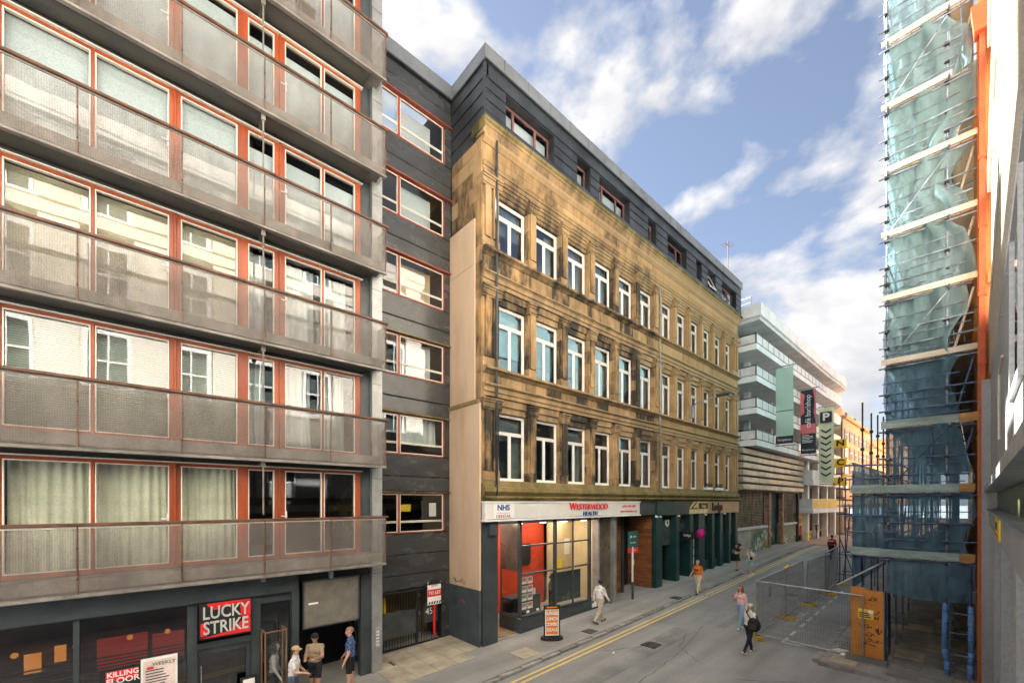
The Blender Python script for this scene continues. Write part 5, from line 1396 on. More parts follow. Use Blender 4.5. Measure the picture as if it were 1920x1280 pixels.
# ================================================================== scaffold
SF = thing('scaffold', 'tall tube scaffold with plank lifts and teal netting against the right-hand building', 'scaffold', (-1,30,g(17)))
M['tube'] = mat('scaffold_tube',(0.22,0.26,0.32),.45,var=.3,scale=4,metal=.4,rnd=.2)
M['bluetube'] = mat('blue_tube',(0.06,0.10,0.19),.45,var=.25,scale=4,metal=.2)
M['browntube'] = mat('rusty_tube',(0.075,0.05,0.045),.6,var=.2,scale=4)
M['plank'] = mat('scaffold_plank',(0.46,0.36,0.25),.85,c2=(0.30,0.25,0.19),scale=2,stretch=(.6,.6,4),rnd=.2,bump=.15)
M['toe'] = mat('toe_board',(0.60,0.54,0.46),.85,c2=(0.46,0.41,0.34),scale=3,stretch=(.5,1,3),rnd=.12)
M['net'] = sheer('teal_netting',(0.235,0.375,0.41),.34,.38,1.6,.30,(1,1,.6),(0.80,.95,.97),None,.45)
M['netb'] = sheer('blue_netting',(0.145,0.27,0.36),.33,.4,1.6,.32,(1,1,.6),(0.76,.90,.98),None,.45)
M['teal_board'] = mat('teal_board',(0.26,0.34,0.33),.75,var=.18,scale=2,stretch=(.6,1,3))
M['ochre_board'] = mat('ochre_board',(0.45,0.25,0.09),.8,var=.15,scale=3,stretch=(.5,1,3))
lifts = [3.55+1.92*i for i in range(9)]
ya = 16.9
fr_y = [ya+2.0*i for i in range(15)]
XO, XI, XE = -1.81, -0.55, -2.61
for i, y in enumerate(fr_y):
    for x in (XO, XI):
        if x == XI and i > 6: continue
        MB().cyl((x,y,g(y)+.1),(x,y,20.6),.026,n=8 if i < 3 else 5).build('standard', M['tube'], SF)
for z in lifts:
    for x in (XO, XI):
        for dz in (-.06, .5, 1.0):
            if x == XI and dz > 0: continue
            MB().cyl((x+.05,ya-.3,z+dz),(x+.05,fr_y[-1]+.3,z+dz),.025,n=5).build('ledger', M['tube'], SF)
    for i, y in enumerate(fr_y):
        if i and i < 8: MB().cyl((XO-.15,y+.06,z-.12),(XN-.02,y+.06,z-.12),.025,n=5).build('transom', M['tube'], SF)
    # front end: guard rails, end toe board
    for dz in (-.10, .52, 1.02):
        MB().cyl((XO-.18,ya-.05+random.uniform(-.01,.01),z+dz),(XN-.12+random.uniform(-.25,.02),ya-.05,z+dz+random.uniform(-.03,.03)),.025,n=8).build('guard_rail', M['tube'] if z > 9 else M['bluetube'], SF)
    MB().cbox(0,.01,0,1,0,1) if False else None
    e = random.uniform(-.25,.08)
    xr_ = .10 if z > 6 else -.02
    xr_ = xr_ - (.55 if 16.5 < z < 17.5 else 0)
    if z < 9: MB().box(XO-.12,-.32,ya-.13,ya-.09,z,z+.225).build('toe_board', M['teal_board'], SF); MB().box(-.315,xr_,ya-.128,ya-.09,z+.005,z+.23).build('toe_board', M['ochre_board'], SF)
    else: MB().box(XO-.12,xr_,ya-.13,ya-.09,z,z+.16).build('toe_board', M['toe'], SF)
    # planks
    pw = .225
    for j in range(7):
        x = XO+.06+j*.245
        if x+pw > XN-.02: break
        for q in range(2):
            MB().box(x,x+pw,ya-.05+q*3.9,ya+3.84+q*3.9,z-.035+.001*j,z+.003+.001*j).build('plank', M['plank'], SF)
    rest = MB()
    for j in range(7):
        x = XO+.06+j*.245
        if x+pw > XN-.02: break
        rest.box(x,x+pw,ya+7.8,fr_y[-1],z-.035+.001*j,z+.003+.001*j)
    rest.build('planking', M['plank'], SF)['kind'] = 'stuff'
# couplers on the near frame
cp = MB().box(-.05,.05,-.055,.055,-.045,.045).mesh('coupler', M['black'])
for z in lifts:
    for x in (XO, XI):
        for dz in (-.1,.5,1.0): link('coupler', cp, SF, (x,ya-.01,z+dz))
for x in (-1.2,-.98):
    MB().cyl((x,ya+.09,lifts[0]),(x,ya+.09,20.5),.020,n=6).build('standard', M['tube'], SF)
for i, z in enumerate(lifts):
    for dz in (.28,.78,1.35): MB().cyl((XO-.1,ya-.07,z+dz),(-.1-.2*((i*3+int(dz*9))%4)*.5,ya-.07,z+dz+.02),.014,n=5).build('tie_rail', M['tube'] if z > 9 else M['bluetube'], SF)
    MB().cyl((XO,ya-.08,z+.05),(XI,ya-.08,z+1.75),.018,n=5).build('brace', M['tube'] if z > 9 else M['bluetube'], SF) if i % 2 else None
for x in (-2.36,-2.1,-1.5,-.85):
    MB().cyl((x,ya+.05,2.5 if x > -2 else 2.6),(x,ya+.05,7.3 if x > -2 else 6.2),.020,n=6).build('standard', M['bluetube'], SF)
# diagonal braces
for i, z in enumerate(lifts[1:-1]):
    MB().cyl((-.45,ya+.12,z),(-.05,ya+.12,z+1.75),.03,n=6).build('brace', M['toe'] if i > 1 else M['bluetube'], SF)
for i in range(4):
    MB().cyl((XO-.05,ya+i*4,lifts[0]-.1),(XO-.05,ya+4+i*4,lifts[2]),.025,n=5).build('brace', M['tube'], SF)
# netting on the near end, one sheet per lift, torn towards the wall
from mathutils import noise as mnoise
def ragged(z0, z1, x0, edge, m, seed, y=ya-.02, sag=.0):
    rn = random.Random(seed); ph = rn.random()*6
    mb = MB()
    def fn(a, b_):
        xe = edge(b_)
        x = x0+(xe-x0)*a
        cr_ = mnoise.noise(Vector((x*3.1,b_*2.2+seed,seed*1.7)))*.07+mnoise.noise(Vector((x*9,b_*7+seed,seed)))*.03
        fold = cr_+.05*math.sin(a*9+b_*3+ph)*a + .035*math.sin(a*21+ph*2)*(.3+a) + .03*math.sin(b_*8+a*4)
        return (x, y+fold+sag*math.sin(b_*math.pi)*a, z0+(z1-z0)*b_ - .10*math.sin(a*math.pi)*(1-b_) - .05*a*math.sin(b_*6+ph))
    mb.grid(fn, 44, 30)
    return mb.build('netting', m, SF, smooth=True)
for i, z in enumerate(lifts):
    def edge(b_, i=i):
        base = [-.12,-.12,-.22,-.30,-.15,-.10,-.02,-.22,-.30][i]
        return base + .16*math.sin(b_*math.pi*1.0+i*1.9) - .22*max(0,math.sin(b_*3.14*1.5+i*2.3))
    top = z+1.92-.02
    m = M['net'] if i >= 3 else M['netb']
    ragged(z+.10, top+.06, XO+.02, edge, m, i)
ragged(3.72, 5.4, XE+.02, lambda b_: XO+.05, M['netb'], 34, ya-.03)
ragged(2.45, 3.62, XO+.02, lambda b_: -.02, M['netb'], 33)
# netting along the street side
for i, z in enumerate(lifts):
    for q in range(4):
        y0_, y1_ = ya+.1+q*7, ya+7+q*7
        if i < 2 and q < 1: continue
        MB().grid(lambda a, b_: (XO-.06+.04*math.sin(a*16+b_*5+i), y0_+(y1_-y0_)*a, z+.1+1.85*b_), 28, 5).build('netting', M['net'] if i >= 3 else M['netb'], SF, smooth=True)
# lower, wider stage over the pavement
eyl = [16.9,18.5,20.3,21.8,23.3,24.9,26.6,28.3]
for i, y in enumerate(eyl):
    top = 8.2+.14*i if i else 6.1
    MB().cyl((XE,y,g(y)+.1),(XE,y,top+ (0.25 if i == 1 else 0)),.026,n=7).build('standard', M['browntube'] if i else M['bluetube'], SF)
    for z in (6.2,7.0,7.7):
        if i: link('coupler', cp, SF, (XE,y,z+random.uniform(-.1,.1)))
    for z in (3.55,5.47): MB().cyl((XE-.1,y+.05,z-.1),(XO+.1,y+.05,z-.1),.025,n=5).build('transom', M['bluetube'], SF)
for z in (3.45,4.1,4.6,5.37,6.0,6.4):
    MB().cyl((XE,ya-.2,z),(XE,28.6,z),.025,n=6).build('ledger', M['bluetube'], SF)
for z in (3.62,4.25,4.75,5.9,6.35):
    MB().cyl((XE-.2,ya-.06,z),(XO+.3,ya-.06,z+random.uniform(-.05,.05)),.025,n=7).build('guard_rail', M['bluetube'], SF)
for z in (3.55,5.47):
    MB().box(XE-.05,XO-.13,ya-.12,ya-.085,z,z+.24).build('toe_board', M['teal_board'], SF)
    MB().box(XE-.04,XE-.01,ya,28,z,z+.22).build('toe_board', M['teal_board'], SF)
    for j in range(3): MB().box(XE+.04+j*.245,XE+.04+j*.245+.225,ya-.05,28.2,z-.035,z+.003).build('plank', M['plank'], SF)
MB().cyl((XE-.35,ya-.35,2.55),(XO+.1,ya+.1,3.5),.03,n=6).build('brace', M['steel'], SF)
MB().grid(lambda a, b_: (XE-.03+.03*math.sin(a*20+b_*4), ya+.1+a*11, 3.7+2.5*b_),40,5).build('netting', M['netb'], SF, smooth=True)
MB().grid(lambda a, b_: (XE+.75*a, ya-.01+.03*math.sin(a*9+b_*4), 5.7+.75*b_-.35*a*b_),8,5).build('netting', M['netb'], SF, smooth=True)
MB().grid(lambda a, b_: (XE-.01+.03*math.sin(a*20+b_*4), ya+.1+a*11, 2.5+1.0*b_),40,3).build('netting', M['netb'], SF, smooth=True)
# padded legs by the wall, sole boards
M['foam'] = mat('blue_foam',(0.12,0.27,0.58),.7,var=.12,scale=5)
for x, bend in ((-.55,.05),(-.11,-.02)):
    pts = [(x,ya-.02,.32),(x,ya-.02,.75),(x-bend,ya-.04,1.1),(x-bend*.6,ya-.02,2.35)]
    MB().tube(pts,.062,10).build('foam_sleeve', M['foam'], SF, smooth=True)
    for z in (.5,.95,1.4,1.8,2.15): MB().cyl((x-bend*.4,ya-.025,z),(x-bend*.4,ya-.025,z+.02),.075,n=10).build('tape', M['bluetube'], SF)
    MB().cyl((x,ya-.02,2.3),(x,ya-.02,3.6),.026,n=7).build('standard', M['bluetube'], SF)
    MB().box(x-.14,x+.14,ya-.16,ya+.12,.26,.32).build('sole_board', M['plank'], SF)
for z in (.95,1.55,2.1,2.75): MB().cyl((-.6,ya,z),(XN-.05,ya+.02,z),.022,n=6).build('guard_rail', M['tube'], SF)
# plywood hoarding at the foot of the outer leg
ph_ = thing('plywood_hoarding','orange plywood sheet with black graffiti at the foot of the scaffold','hoarding',(-2.2,16.7,g(16.7)))
M['ply'] = mat('orange_ply',(0.60,0.245,0.035),.6,c2=(0.47,0.17,0.03),scale=1.3,stretch=(1,1,.35))
zp = g(16.7)+.12
MB().box(-2.64,-2.28,16.66,16.69,zp,2.56).box(-2.277,-1.86,16.655,16.685,zp,2.50).build('sheet', M['ply'], ph_)
MB().box(-1.858,-1.83,16.65,17.9,zp,2.5).build('side_sheet', M['bluetube'], ph_)
for i, (cx, cz, w_, h_) in enumerate(((-2.1,2.25,.24,.16),(-2.15,1.85,.42,.2),(-2.1,1.68,.3,.12),(-2.25,1.4,.3,.12),(-2.2,1.15,.26,.14),(-2.1,.98,.4,.14),(-2.2,.85,.28,.1),(-1.97,1.3,.14,.22))):
    scrawl('graffiti_tag', M['black'], ph_, cx, cz, w_, h_, 13, 'y', 16.648-.0015*(i%3), 200+i, .008)
scrawl('graffiti_tag', M['red'], ph_, -2.25, 2.06, .3, .1, 9, 'y', 16.648, 260, .008)
nt = thing('yellow_notice','yellow warning notice fixed to the plywood and fence','notice',(-2.27,16.6,1.7))
MB().box(-2.45,-2.08,16.60,16.61,1.62,1.92).build('plate', M['yellow'], nt)
MB().box(-2.2,-2.1,16.594,16.599,1.80,1.89).build('logo', M['white'], nt)
for i in range(3): MB().box(-2.42,-2.42+random.uniform(.2,.3),16.594,16.599,1.66+i*.06,1.69+i*.06).build('print_line', M['black'], nt)
# heavy block that the hoarding and fence stand on
rb = thing('ballast_block','long grey rubber block under the plywood hoarding','ballast block',(-2.3,16.45,g(16.45)))
MB().prism([(16.30,g(16.4)+.11),(16.62,g(16.4)+.11),(16.58,g(16.4)+.24),(16.34,g(16.4)+.24)],'x',-2.72,-1.75).build('block', mat('grey_rubber',(0.14,0.135,0.125),.8,var=.2), rb)

# ================================================================== temporary fence
def fence(p, q, label, h=2.0, lean=0.0):
    zb = g((p[1]+q[1])/2)+.06
    za, zq = g(p[1])+.06, g(q[1])+.06
    t = thing('mesh_barrier', label, 'barrier', ((p[0]+q[0])/2,(p[1]+q[1])/2,zb), 'temporary fence panels round the scaffold')
    A, B = Vector((p[0],p[1],za)), Vector((q[0],q[1],zq)); up = Vector((lean,0,1)).normalized()*h
    d_ = (B-A).normalized()
    m_ = M['steel']
    MB().cyl(A,A+up,.027,n=8).build('post', m_, t); MB().cyl(B,B+up,.027,n=8).build('post', m_, t)
    MB().cyl(A+up,B+up,.027,n=8).build('top_rail', m_, t)
    MB().cyl(A+up*.05,B+up*.05,.027,n=8).build('bottom_rail', m_, t)
    me = MB(); L_ = (B-A).length; n_ = int(L_/.07)
    for i in range(1,n_):
        me.cyl(A+(B-A)*(i/n_)+up*.05, A+(B-A)*(i/n_)+up, 0.0042, n=3, caps=False)
    for i in range(1,9): me.cyl(A+up*(.05+.95*i/9), B+up*(.05+.95*i/9), 0.0042, n=3, caps=False)
    me.build('wire_mesh', m_, t)['kind'] = 'stuff'
    return t
def foot(x, y, rz, label):
    zb = g(y)
    t = thing('ballast_block', label, 'ballast block', (x,y,zb), 'yellow fence feet')
    o = MB().prism([(-.11,0),(.11,0),(.09,.13),(-.09,.13)],'y',-.36,.36).build('block', M['footy'], t, loc=(x,y,zb+.002))
    MB().box(-.07,.07,-.12,.12,.13,.15).build('socket', M['black'], t, loc=(x,y,zb+.002))
    t.rotation_euler = (0,0,rz)
M['footy'] = mat('yellow_plastic',(0.52,0.36,0.035),.6,c2=(0.30,0.21,0.03),scale=4)
fence((-5.36,16.8),(-2.33,16.62),'fence panel facing down the road between woman with bag and plywood sheet')
fence((-5.37,16.85),(-5.28,19.86),'fence panel along the road nearest the two women')
fence((-5.27,19.95),(-5.30,22.6),'short fence panel along the road, second from the women')
fence((-5.22,22.75),(-4.95,25.5),'fence panel leaning a little beside the loading bay, third along',2.0,.05)
fence((-5.05,25.6),(-5.1,28.6),'farthest fence panel by the slim scaffold tower')
for i, (x, y, rz) in enumerate(((-5.3,16.75,.55),(-5.28,19.9,-1.1),(-5.15,22.7,-1.45),(-4.95,25.55,-1.3),(-5.0,28.4,-1.4))):
    foot(x,y,rz,('yellow fence foot by the shoes of the woman with the bag','yellow fence foot at first joint along the road','yellow fence foot at second joint along the road','yellow fence foot at third joint along the road','yellow fence foot under the slim scaffold tower')[i])
for x, y, z in ((-5.27,19.95,1.95),):
    t = thing('fence_clip','yellow clip on top of the fence joint','clip',(x,y,z+g(y)))
    MB().tube([(x-.02,y-.1,z+g(y)+.13),(x+.03,y+.25,z+g(y)+.22)],.05,8).build('grip', M['yellow'], t)
# paper notice tied to the fence
t = thing('fence_notice','small grey notice tied to the nearest roadside fence panel','notice',(-5.33,18.3,1.8))
MB().box(-5.34,-5.32,18.0,18.35,1.55,1.95).build('sheet', M['column'], t)
# slim scaffold tower farther up
TW = thing('scaffold_tower','slim blue scaffold tower standing in the road beyond the fence','scaffold',(-4.7,29,g(29)))
for x in (-5.05,-4.35):
    for y in (28.9,30.4): MB().cyl((x,y,g(y)),(x,y,6.6 if x < -5 else 5.9),.028,n=7).build('standard', M['bluetube'], TW)
for z in (1.2,2.3,3.4,4.5,5.3,5.9):
    MB().tube([(-5.2,28.9,z),(-4.2,28.9,z)],.025).build('transom', M['bluetube'], TW); MB().tube([(-5.2,30.4,z),(-4.2,30.4,z)],.025).build('transom', M['bluetube'], TW)
    MB().tube([(-5.05,28.7,z+.06),(-5.05,30.6,z+.06)],.025).build('ledger', M['bluetube'], TW)
MB().box(-5.15,-4.25,28.8,30.5,4.95,5.0).build('deck', M['bluetube'], TW)
MB().tube([(-4.35,28.9,.9),(-5.05,28.9,3.2)],.025).tube([(-4.9,28.9,g(29)),(-4.6,28.9,4.9)],.025).build('brace', M['browntube'], TW)
# litter
for i, (x, y, s_) in enumerate(((-2.95,17.0,.22),(-2.8,16.6,.12),(-8.2,12.0,.06))):
    z = g(y)+ (.125 if x > -3.2 else .004)
    t = thing('litter', ('crumpled black and white paper on the right pavement','scrap of white paper near the plywood sheet','small white scrap lying on the road')[i], 'litter', (x,y,z))
    MB().add([(x-s_,y-s_*.5,z+.006),(x+s_*.2,y-s_*.9,z+.02),(x+s_,y+s_*.3,z+.008),(x,y+s_*.8,z+.05),(x,y,z+.08)],[(0,1,4),(1,2,4),(2,3,4),(3,0,4),(3,2,1,0)]).build('paper', M['white'], t)
    if i == 0: MB().box(x-.05,x+.12,y-.05,y+.05,z+.082,z+.09).build('print', M['black'], t)

# ================================================================== pavement sign
zs_ = g(11.36)+.112; px, py = -10.43, 11.36
pv = thing('pavement_sign','black framed pavement sign with orange and white poster on the footway','sign',(px,py,zs_))
bs = MB(); n_ = 20
ring = [(px+.24*math.cos(6.283*i/n_), py+.42*math.sin(6.283*i/n_)) for i in range(n_)]
bs.prism(ring,'z',zs_+.001,zs_+.09).build('base', M['black'], pv)
MB().box(px-.035,px+.035,py-.30,py-.26,zs_+.09,zs_+1.25).box(px-.035,px+.035,py+.26,py+.30,zs_+.09,zs_+1.25).box(px-.035,px+.035,py-.26,py+.26,zs_+.09,zs_+.14).box(px-.035,px+.035,py-.26,py+.26,zs_+1.1,zs_+1.25).prism([(py-.12,zs_+1.25),(py+.12,zs_+1.25),(py+.06,zs_+1.32),(py-.06,zs_+1.32)],'x',px-.03,px+.03).build('frame', M['black'], pv)
MB().box(px-.02,px+.02,py-.26,py+.26,zs_+.14,zs_+1.1).build('poster', M['white'], pv)
MB().box(px+.02,px+.024,py-.22,py+.22,zs_+.18,zs_+1.06).build('print_panel', M['orange_sign'], pv)
for i, s_ in enumerate(('BURGER','LUNCH','COMBO','DEALS')):
    text('letters',s_,.17,(px+.03,py,zs_+.95-i*.20),'+x',M['white'],pv,.004,.85,.006)
MB().box(px+.036,px+.04,py-.2,py+.2,zs_+1.15,zs_+1.2).build('gold_line', M['orange_sign'], pv)
pv.rotation_euler = (0,0,R(-35))
# ================================================================== people
import numpy as np
from mathutils.noise import noise as fold_noise
def skinmat(n, c): return mat(n, c, .55, var=.05, scale=8, fine=.04)
SK = {'fair': skinmat('skin_fair',(0.52,0.30,0.22)), 'tan': skinmat('skin_tan',(0.42,0.22,0.14)), 'brown': skinmat('skin_brown',(0.11,0.055,0.035))}
CL = {}
def cloth(n, c, **k):
    if n not in CL: CL[n] = mat('cloth_'+n, c, .9, var=.1, scale=5, bump=.15, bscale=14, fine=.06, spec=.15, **k)
    return CL[n]
def plaid():
    m = mat('cloth_plaid',(0.05,0.09,0.20),.9,spec=.15)
    N, L = m.node_tree.nodes, m.node_tree.links; b = N['Principled BSDF']
    tc_ = N.new('ShaderNodeTexCoord')
    ck = N.new('ShaderNodeTexChecker'); ck.inputs['Scale'].default_value = 16
    ck.inputs[1].default_value = (0.035,0.07,0.17,1); ck.inputs[2].default_value = (0.10,0.15,0.27,1)
    L.new(tc_.outputs['Object'], ck.inputs[0]); L.new(ck.outputs[0], b.inputs['Base Color'])
    return m
def sub(root, mb, name, m, smooth=True):
    me = mb.mesh(name, m, smooth); o = bpy.data.objects.new(name, me); col.objects.link(o); o.parent = root; ORG[o.name] = ORG[root.name]; return o
def person(label, x, y, face, H=1.74, skin='fair', top=None, bottom=None, shoes=None, sleeve=1.0, leg=1.0, lean=0.0, legs=((12,4),(-14,18)),
           arms=((14,20,10),(-14,20,10)), hair='short', hairc=(0.03,0.02,0.015), cap=None, voxel=.014, loose=1.0, legw=1.0, headturn=0.0, z=None, feet=True, twist=0, group=None):
    """legs: (hip swing deg forward, knee bend deg) for left, right; arms: (swing forward, elbow bend, spread).
    local frame: forward +Y, right +X."""
    z0 = g(y)+(.115 if x < kx(y)-.1 else .0) if z is None else z
    root = thing('person', label, 'person', (x,y,z0), group)
    caps = []                                  # p0, r0, p1, r1, region, tcut, region2
    def C(p0, r0, p1, r1, reg, cut=1.0, reg2=None): caps.append((Vector(p0),r0,Vector(p1),r1,reg,cut,reg2 or reg))
    # legs first, so the pelvis height follows the lower foot
    th, shn = .245*H, .245*H
    def legpts(hip, sw, kb):
        k = hip + Vector((0,math.sin(R(sw))*th,-math.cos(R(sw))*th))
        a = k + Vector((0,math.sin(R(sw-kb))*shn,-math.cos(R(sw-kb))*shn))
        return k, a
    low = min(legpts(Vector((0,0,0)),*l)[1].z for l in legs)
    hz = -low + .040*H
    ln = Vector((0,math.sin(R(lean)),math.cos(R(lean))))
    pel = Vector((0,0,hz+.02*H))
    for s_, (sw, kb) in zip((-1,1), legs):
        hip = Vector((s_*.052*H,0,hz))
        k, a = legpts(hip, sw, kb)
        C(hip+Vector((0,0,.02*H)),.056*H*loose*legw,k,.037*H*loose*legw,'bottom', min(1,leg*2), 'skin' if leg < .5 else 'bottom')
        C(k,.036*H*(loose*legw if leg > .5 else 1),a,(.026 if leg > .5 else .021)*H*(legw**1.6 if leg > .5 else 1),'bottom' if leg > .5 else 'skin', (leg-.5)*2 if leg > .5 else 1, 'skin')
        if leg <= .5: C(k+(a-k)*.15+Vector((0,-.008*H,0)),.030*H,k+(a-k)*.5,.027*H,'skin')
        t_ = sw-kb
        fw = Vector((s_*.16,math.cos(R(t_*.7)),math.sin(R(t_*.7))*.9)).normalized()
        heel = a+Vector((0,0,-.022*H))-fw*.03*H; toe = a+Vector((0,0,-.026*H))+fw*.105*H
        C(heel,.022*H,heel+(toe-heel)*.6,.021*H,'shoes'); C(heel+(toe-heel)*.6,.022*H,toe,.016*H,'shoes')
    chest = pel+ln*.20*H; neck = pel+ln*.295*H; 
    C(pel+Vector((-.038*H,0,0)),.066*H*loose,pel+Vector((.038*H,0,0)),.066*H*loose,'bottom')
    C(pel+ln*.055*H+Vector((-.033*H,0,0)),.062*H*loose,pel+ln*.055*H+Vector((.033*H,0,0)),.062*H*loose,'top')
    C(pel+ln*.13*H+Vector((-.038*H,0,0)),.062*H*loose,pel+ln*.13*H+Vector((.038*H,0,0)),.062*H*loose,'top')
    C(chest+Vector((-.052*H,0,0)),.064*H*loose,chest+Vector((.052*H,0,0)),.064*H*loose,'top')
    C(pel+ln*.262*H+Vector((-.078*H,0,0)),.040*H,pel+ln*.262*H+Vector((.078*H,0,0)),.040*H,'top')
    C(neck-ln*.01*H,.046*H,neck+ln*.022*H,.034*H,'top')
    hd_dir = Vector((0,math.sin(R(lean*.4)),math.cos(R(lean*.4))))
    hc = neck+hd_dir*.10*H+Vector((0,.012*H,0))
    C(neck,.031*H,hc-hd_dir*.04*H,.030*H,'skin')
    rot = Matrix.Rotation(R(headturn),3,'Z')
    hv = lambda a, b_, c: hc+rot@Vector((a*H,b_*H,c*H))
    C(hv(0,-.012,.018),.047*H,hv(0,.010,.014),.045*H,'skin')
    C(hv(0,.012,-.012),.040*H,hv(0,.020,-.040),.027*H,'skin')
    C(hv(0,.052,.004),.005*H,hv(0,.061,-.012),.0085*H,'skin')                      # nose
    for s_ in (-1,1): C(hv(s_*.046,-.002,.006),.009*H,hv(s_*.048,-.004,-.012),.007*H,'skin')   # ears
    ua, fa = .165*H, .145*H
    hands = []
    for s_, (sw, eb_, spd) in zip((-1,1), arms):
        sh = pel+ln*.262*H+Vector((s_*.098*H,0,0))
        d1 = Vector((math.sin(R(spd))*s_,math.sin(R(sw))*math.cos(R(spd)),-math.cos(R(sw))*math.cos(R(spd))))
        el = sh+d1*ua
        sw2 = sw+eb_
        inw = 0 if eb_ < 40 else -.45*s_
        d2 = Vector((math.sin(R(spd))*s_*.5+inw,math.sin(R(sw2)),-math.cos(R(sw2)))).normalized()
        wr = el+d2*fa
        lr = 1.12 if sleeve > .05 else 1
        C(sh,.036*H*loose,el,.027*H*(loose if sleeve > .6 else 1),'top', min(1,sleeve*2) if sleeve < .5 else 1, 'skin' if sleeve < .5 else 'top')
        C(el,.0265*H,wr,.019*H*(1.15 if sleeve > .9 else .9),'top' if sleeve > .5 else 'skin',1)
        # hand: palm, four fingers of different length, thumb
        side = d2.cross(Vector((0,0,1)) if abs(d2.z) < .9 else Vector((0,1,0))).normalized()
        nrm = d2.cross(side).normalized()
        pm_ = wr+d2*.05*H
        C(wr+d2*.012*H-side*.007*H,.0135*H,pm_-side*.010*H,.0115*H,'skin'); C(wr+d2*.012*H+side*.007*H,.0135*H,pm_+side*.010*H,.0115*H,'skin')
        for fi_, fl in enumerate((.030,.037,.040,.034)):
            b0 = pm_+side*((fi_-1.5)*.0115*H); k1 = b0+d2*fl*.55*H+nrm*.004*H; C(b0,.0062*H,k1,.0058*H,'skin'); C(k1,.0058*H,k1+d2*fl*.4*H+nrm*.013*H,.005*H,'skin')
        tb = wr+d2*.02*H-side*.014*H; C(tb,.0085*H,tb+d2*.028*H-side*.017*H+nrm*.006*H,.006*H,'skin')
        hands.append(wr+d2*.06*H)
    mb = MB()
    for p0, r0, p1, r1, *_ in caps:
        mb.ball(p0,r0,n=10,m=8); mb.ball(p1,r1,n=10,m=8); mb.cyl(p0,p1,r0,r1,n=10)
    me = mb.mesh('body', SK[skin]); o = bpy.data.objects.new('body_tmp', me); col.objects.link(o)
    rm = o.modifiers.new('r','REMESH'); rm.mode = 'VOXEL'; rm.voxel_size = voxel; rm.use_smooth_shade = True
    sm = o.modifiers.new('s','SMOOTH'); sm.factor = .5; sm.iterations = 3
    bpy.context.view_layer.update()
    dg = bpy.context.evaluated_depsgraph_get()
    m2 = bpy.data.meshes.new_from_object(o.evaluated_get(dg))
    bpy.data.objects.remove(o); bpy.data.meshes.remove(me)
    m2.name = 'body'; m2.materials.clear()
    for q in (SK[skin], top, bottom, shoes): m2.materials.append(q)
    nV = len(m2.vertices); co = np.zeros(nV*3); m2.vertices.foreach_get('co', co); co = co.reshape(-1,3)
    nr = np.zeros(nV*3); m2.vertices.foreach_get('normal', nr); nr = nr.reshape(-1,3)
    zt_ = neck.z; zl_ = .07*H
    dsp = np.array([(fold_noise(Vector((c[0]*9+x,c[1]*9,c[2]*5)))+.6*fold_noise(Vector((c[0]*22,c[1]*22+y,c[2]*12)))) if zl_ < c[2] < zt_ else 0.0 for c in co])
    co2 = co + nr*(dsp*.011)[:,None]
    nP = len(m2.polygons); ctr = np.zeros(nP*3); m2.polygons.foreach_get('center', ctr); ctr = ctr.reshape(-1,3)
    best = np.full(nP, 1e9); idx = np.zeros(nP, int); code = {'skin':0,'top':1,'bottom':2,'shoes':3}
    for p0, r0, p1, r1, reg, cut, reg2 in caps:
        a = np.array(p0); d_ = np.array(p1-p0); L2 = max(1e-9,float(d_@d_))
        t_ = np.clip(((ctr-a)@d_)/L2,0,1); dist = np.linalg.norm(ctr-(a+t_[:,None]*d_),axis=1)-(r0+(r1-r0)*t_)
        c = np.where(t_ <= cut, code[reg], code[reg2]); w = dist < best
        best[w] = dist[w]; idx[w] = c[w]
    okv = np.zeros(nV, bool)
    for p_, i_ in zip(m2.polygons, idx):
        if i_ in (1,2): okv[list(p_.vertices)] = True
    m2.vertices.foreach_set('co', np.where(okv[:,None], co2, co).ravel())
    m2.polygons.foreach_set('material_index', idx.astype(np.int32)); m2.polygons.foreach_set('use_smooth', [True]*nP); m2.update()
    body = bpy.data.objects.new('body', m2); col.objects.link(body); body.parent = root
    # face
    for s_ in (-1,1): sub(root, MB().ball(hv(s_*.019,.0495,.008),.0065*H,(1,.6,.7),8,6), 'eye', M['black'])
    mo = MB(); mo.tube([hv(-.014,.044,-.030),hv(0,.049,-.029),hv(.014,.044,-.030)],.0035*H,6); sub(root, mo, 'mouth', CL.setdefault('lip', mat('lips',(0.30,0.10,0.08),.5)))
    # hair
    hm = CL.setdefault('hair%.2f%.2f'%hairc[:2], mat('hair%d'%len(CL), hairc, .6, var=.25, scale=30, stretch=(1,1,.2)))
    if hair:
        hb_ = MB(); n_, m_ = 18, 12
        bb = MB().ball((0,0,0),1,(1,1,1),n_,m_)
        keep = []
        for f in bb.f:
            c = sum((Vector(bb.v[i]) for i in f), Vector())/len(f)
            front = c.y > .45 and c.z < .42
            if hair == 'bald': front = True
            if hair == 'crop' : front = c.z < .15-.25*(c.y<0)
            if c.z < -.55 or front: continue
            keep.append(f)
        vs = []
        for v in bb.v:
            j = 1+.02*math.sin(v[0]*23+v[2]*17)
            vs.append(hv(v[0]*.0535*j, -.004+v[1]*.062*j, .018+v[2]*.058*j))
        hb_.add(vs, keep)
        if hair == 'long':
            for q in range(9):
                a = -1.9+q*.475
                sx_, sy_ = math.sin(a)*.045, -math.cos(a)*.052-.004
                hb_.tube([hv(sx_,sy_,.02),hv(sx_*1.12,sy_*1.05,-.06),hv(sx_*1.2,sy_*.9-.004,-.13),hv(sx_*1.0,sy_*.7-.005,-.17-.01*(q%3))],.0145*H,7)
        if hair == 'bun': hb_.ball(hv(0,-.06,.05),.022*H)
        sub(root, hb_, 'hair', hm)
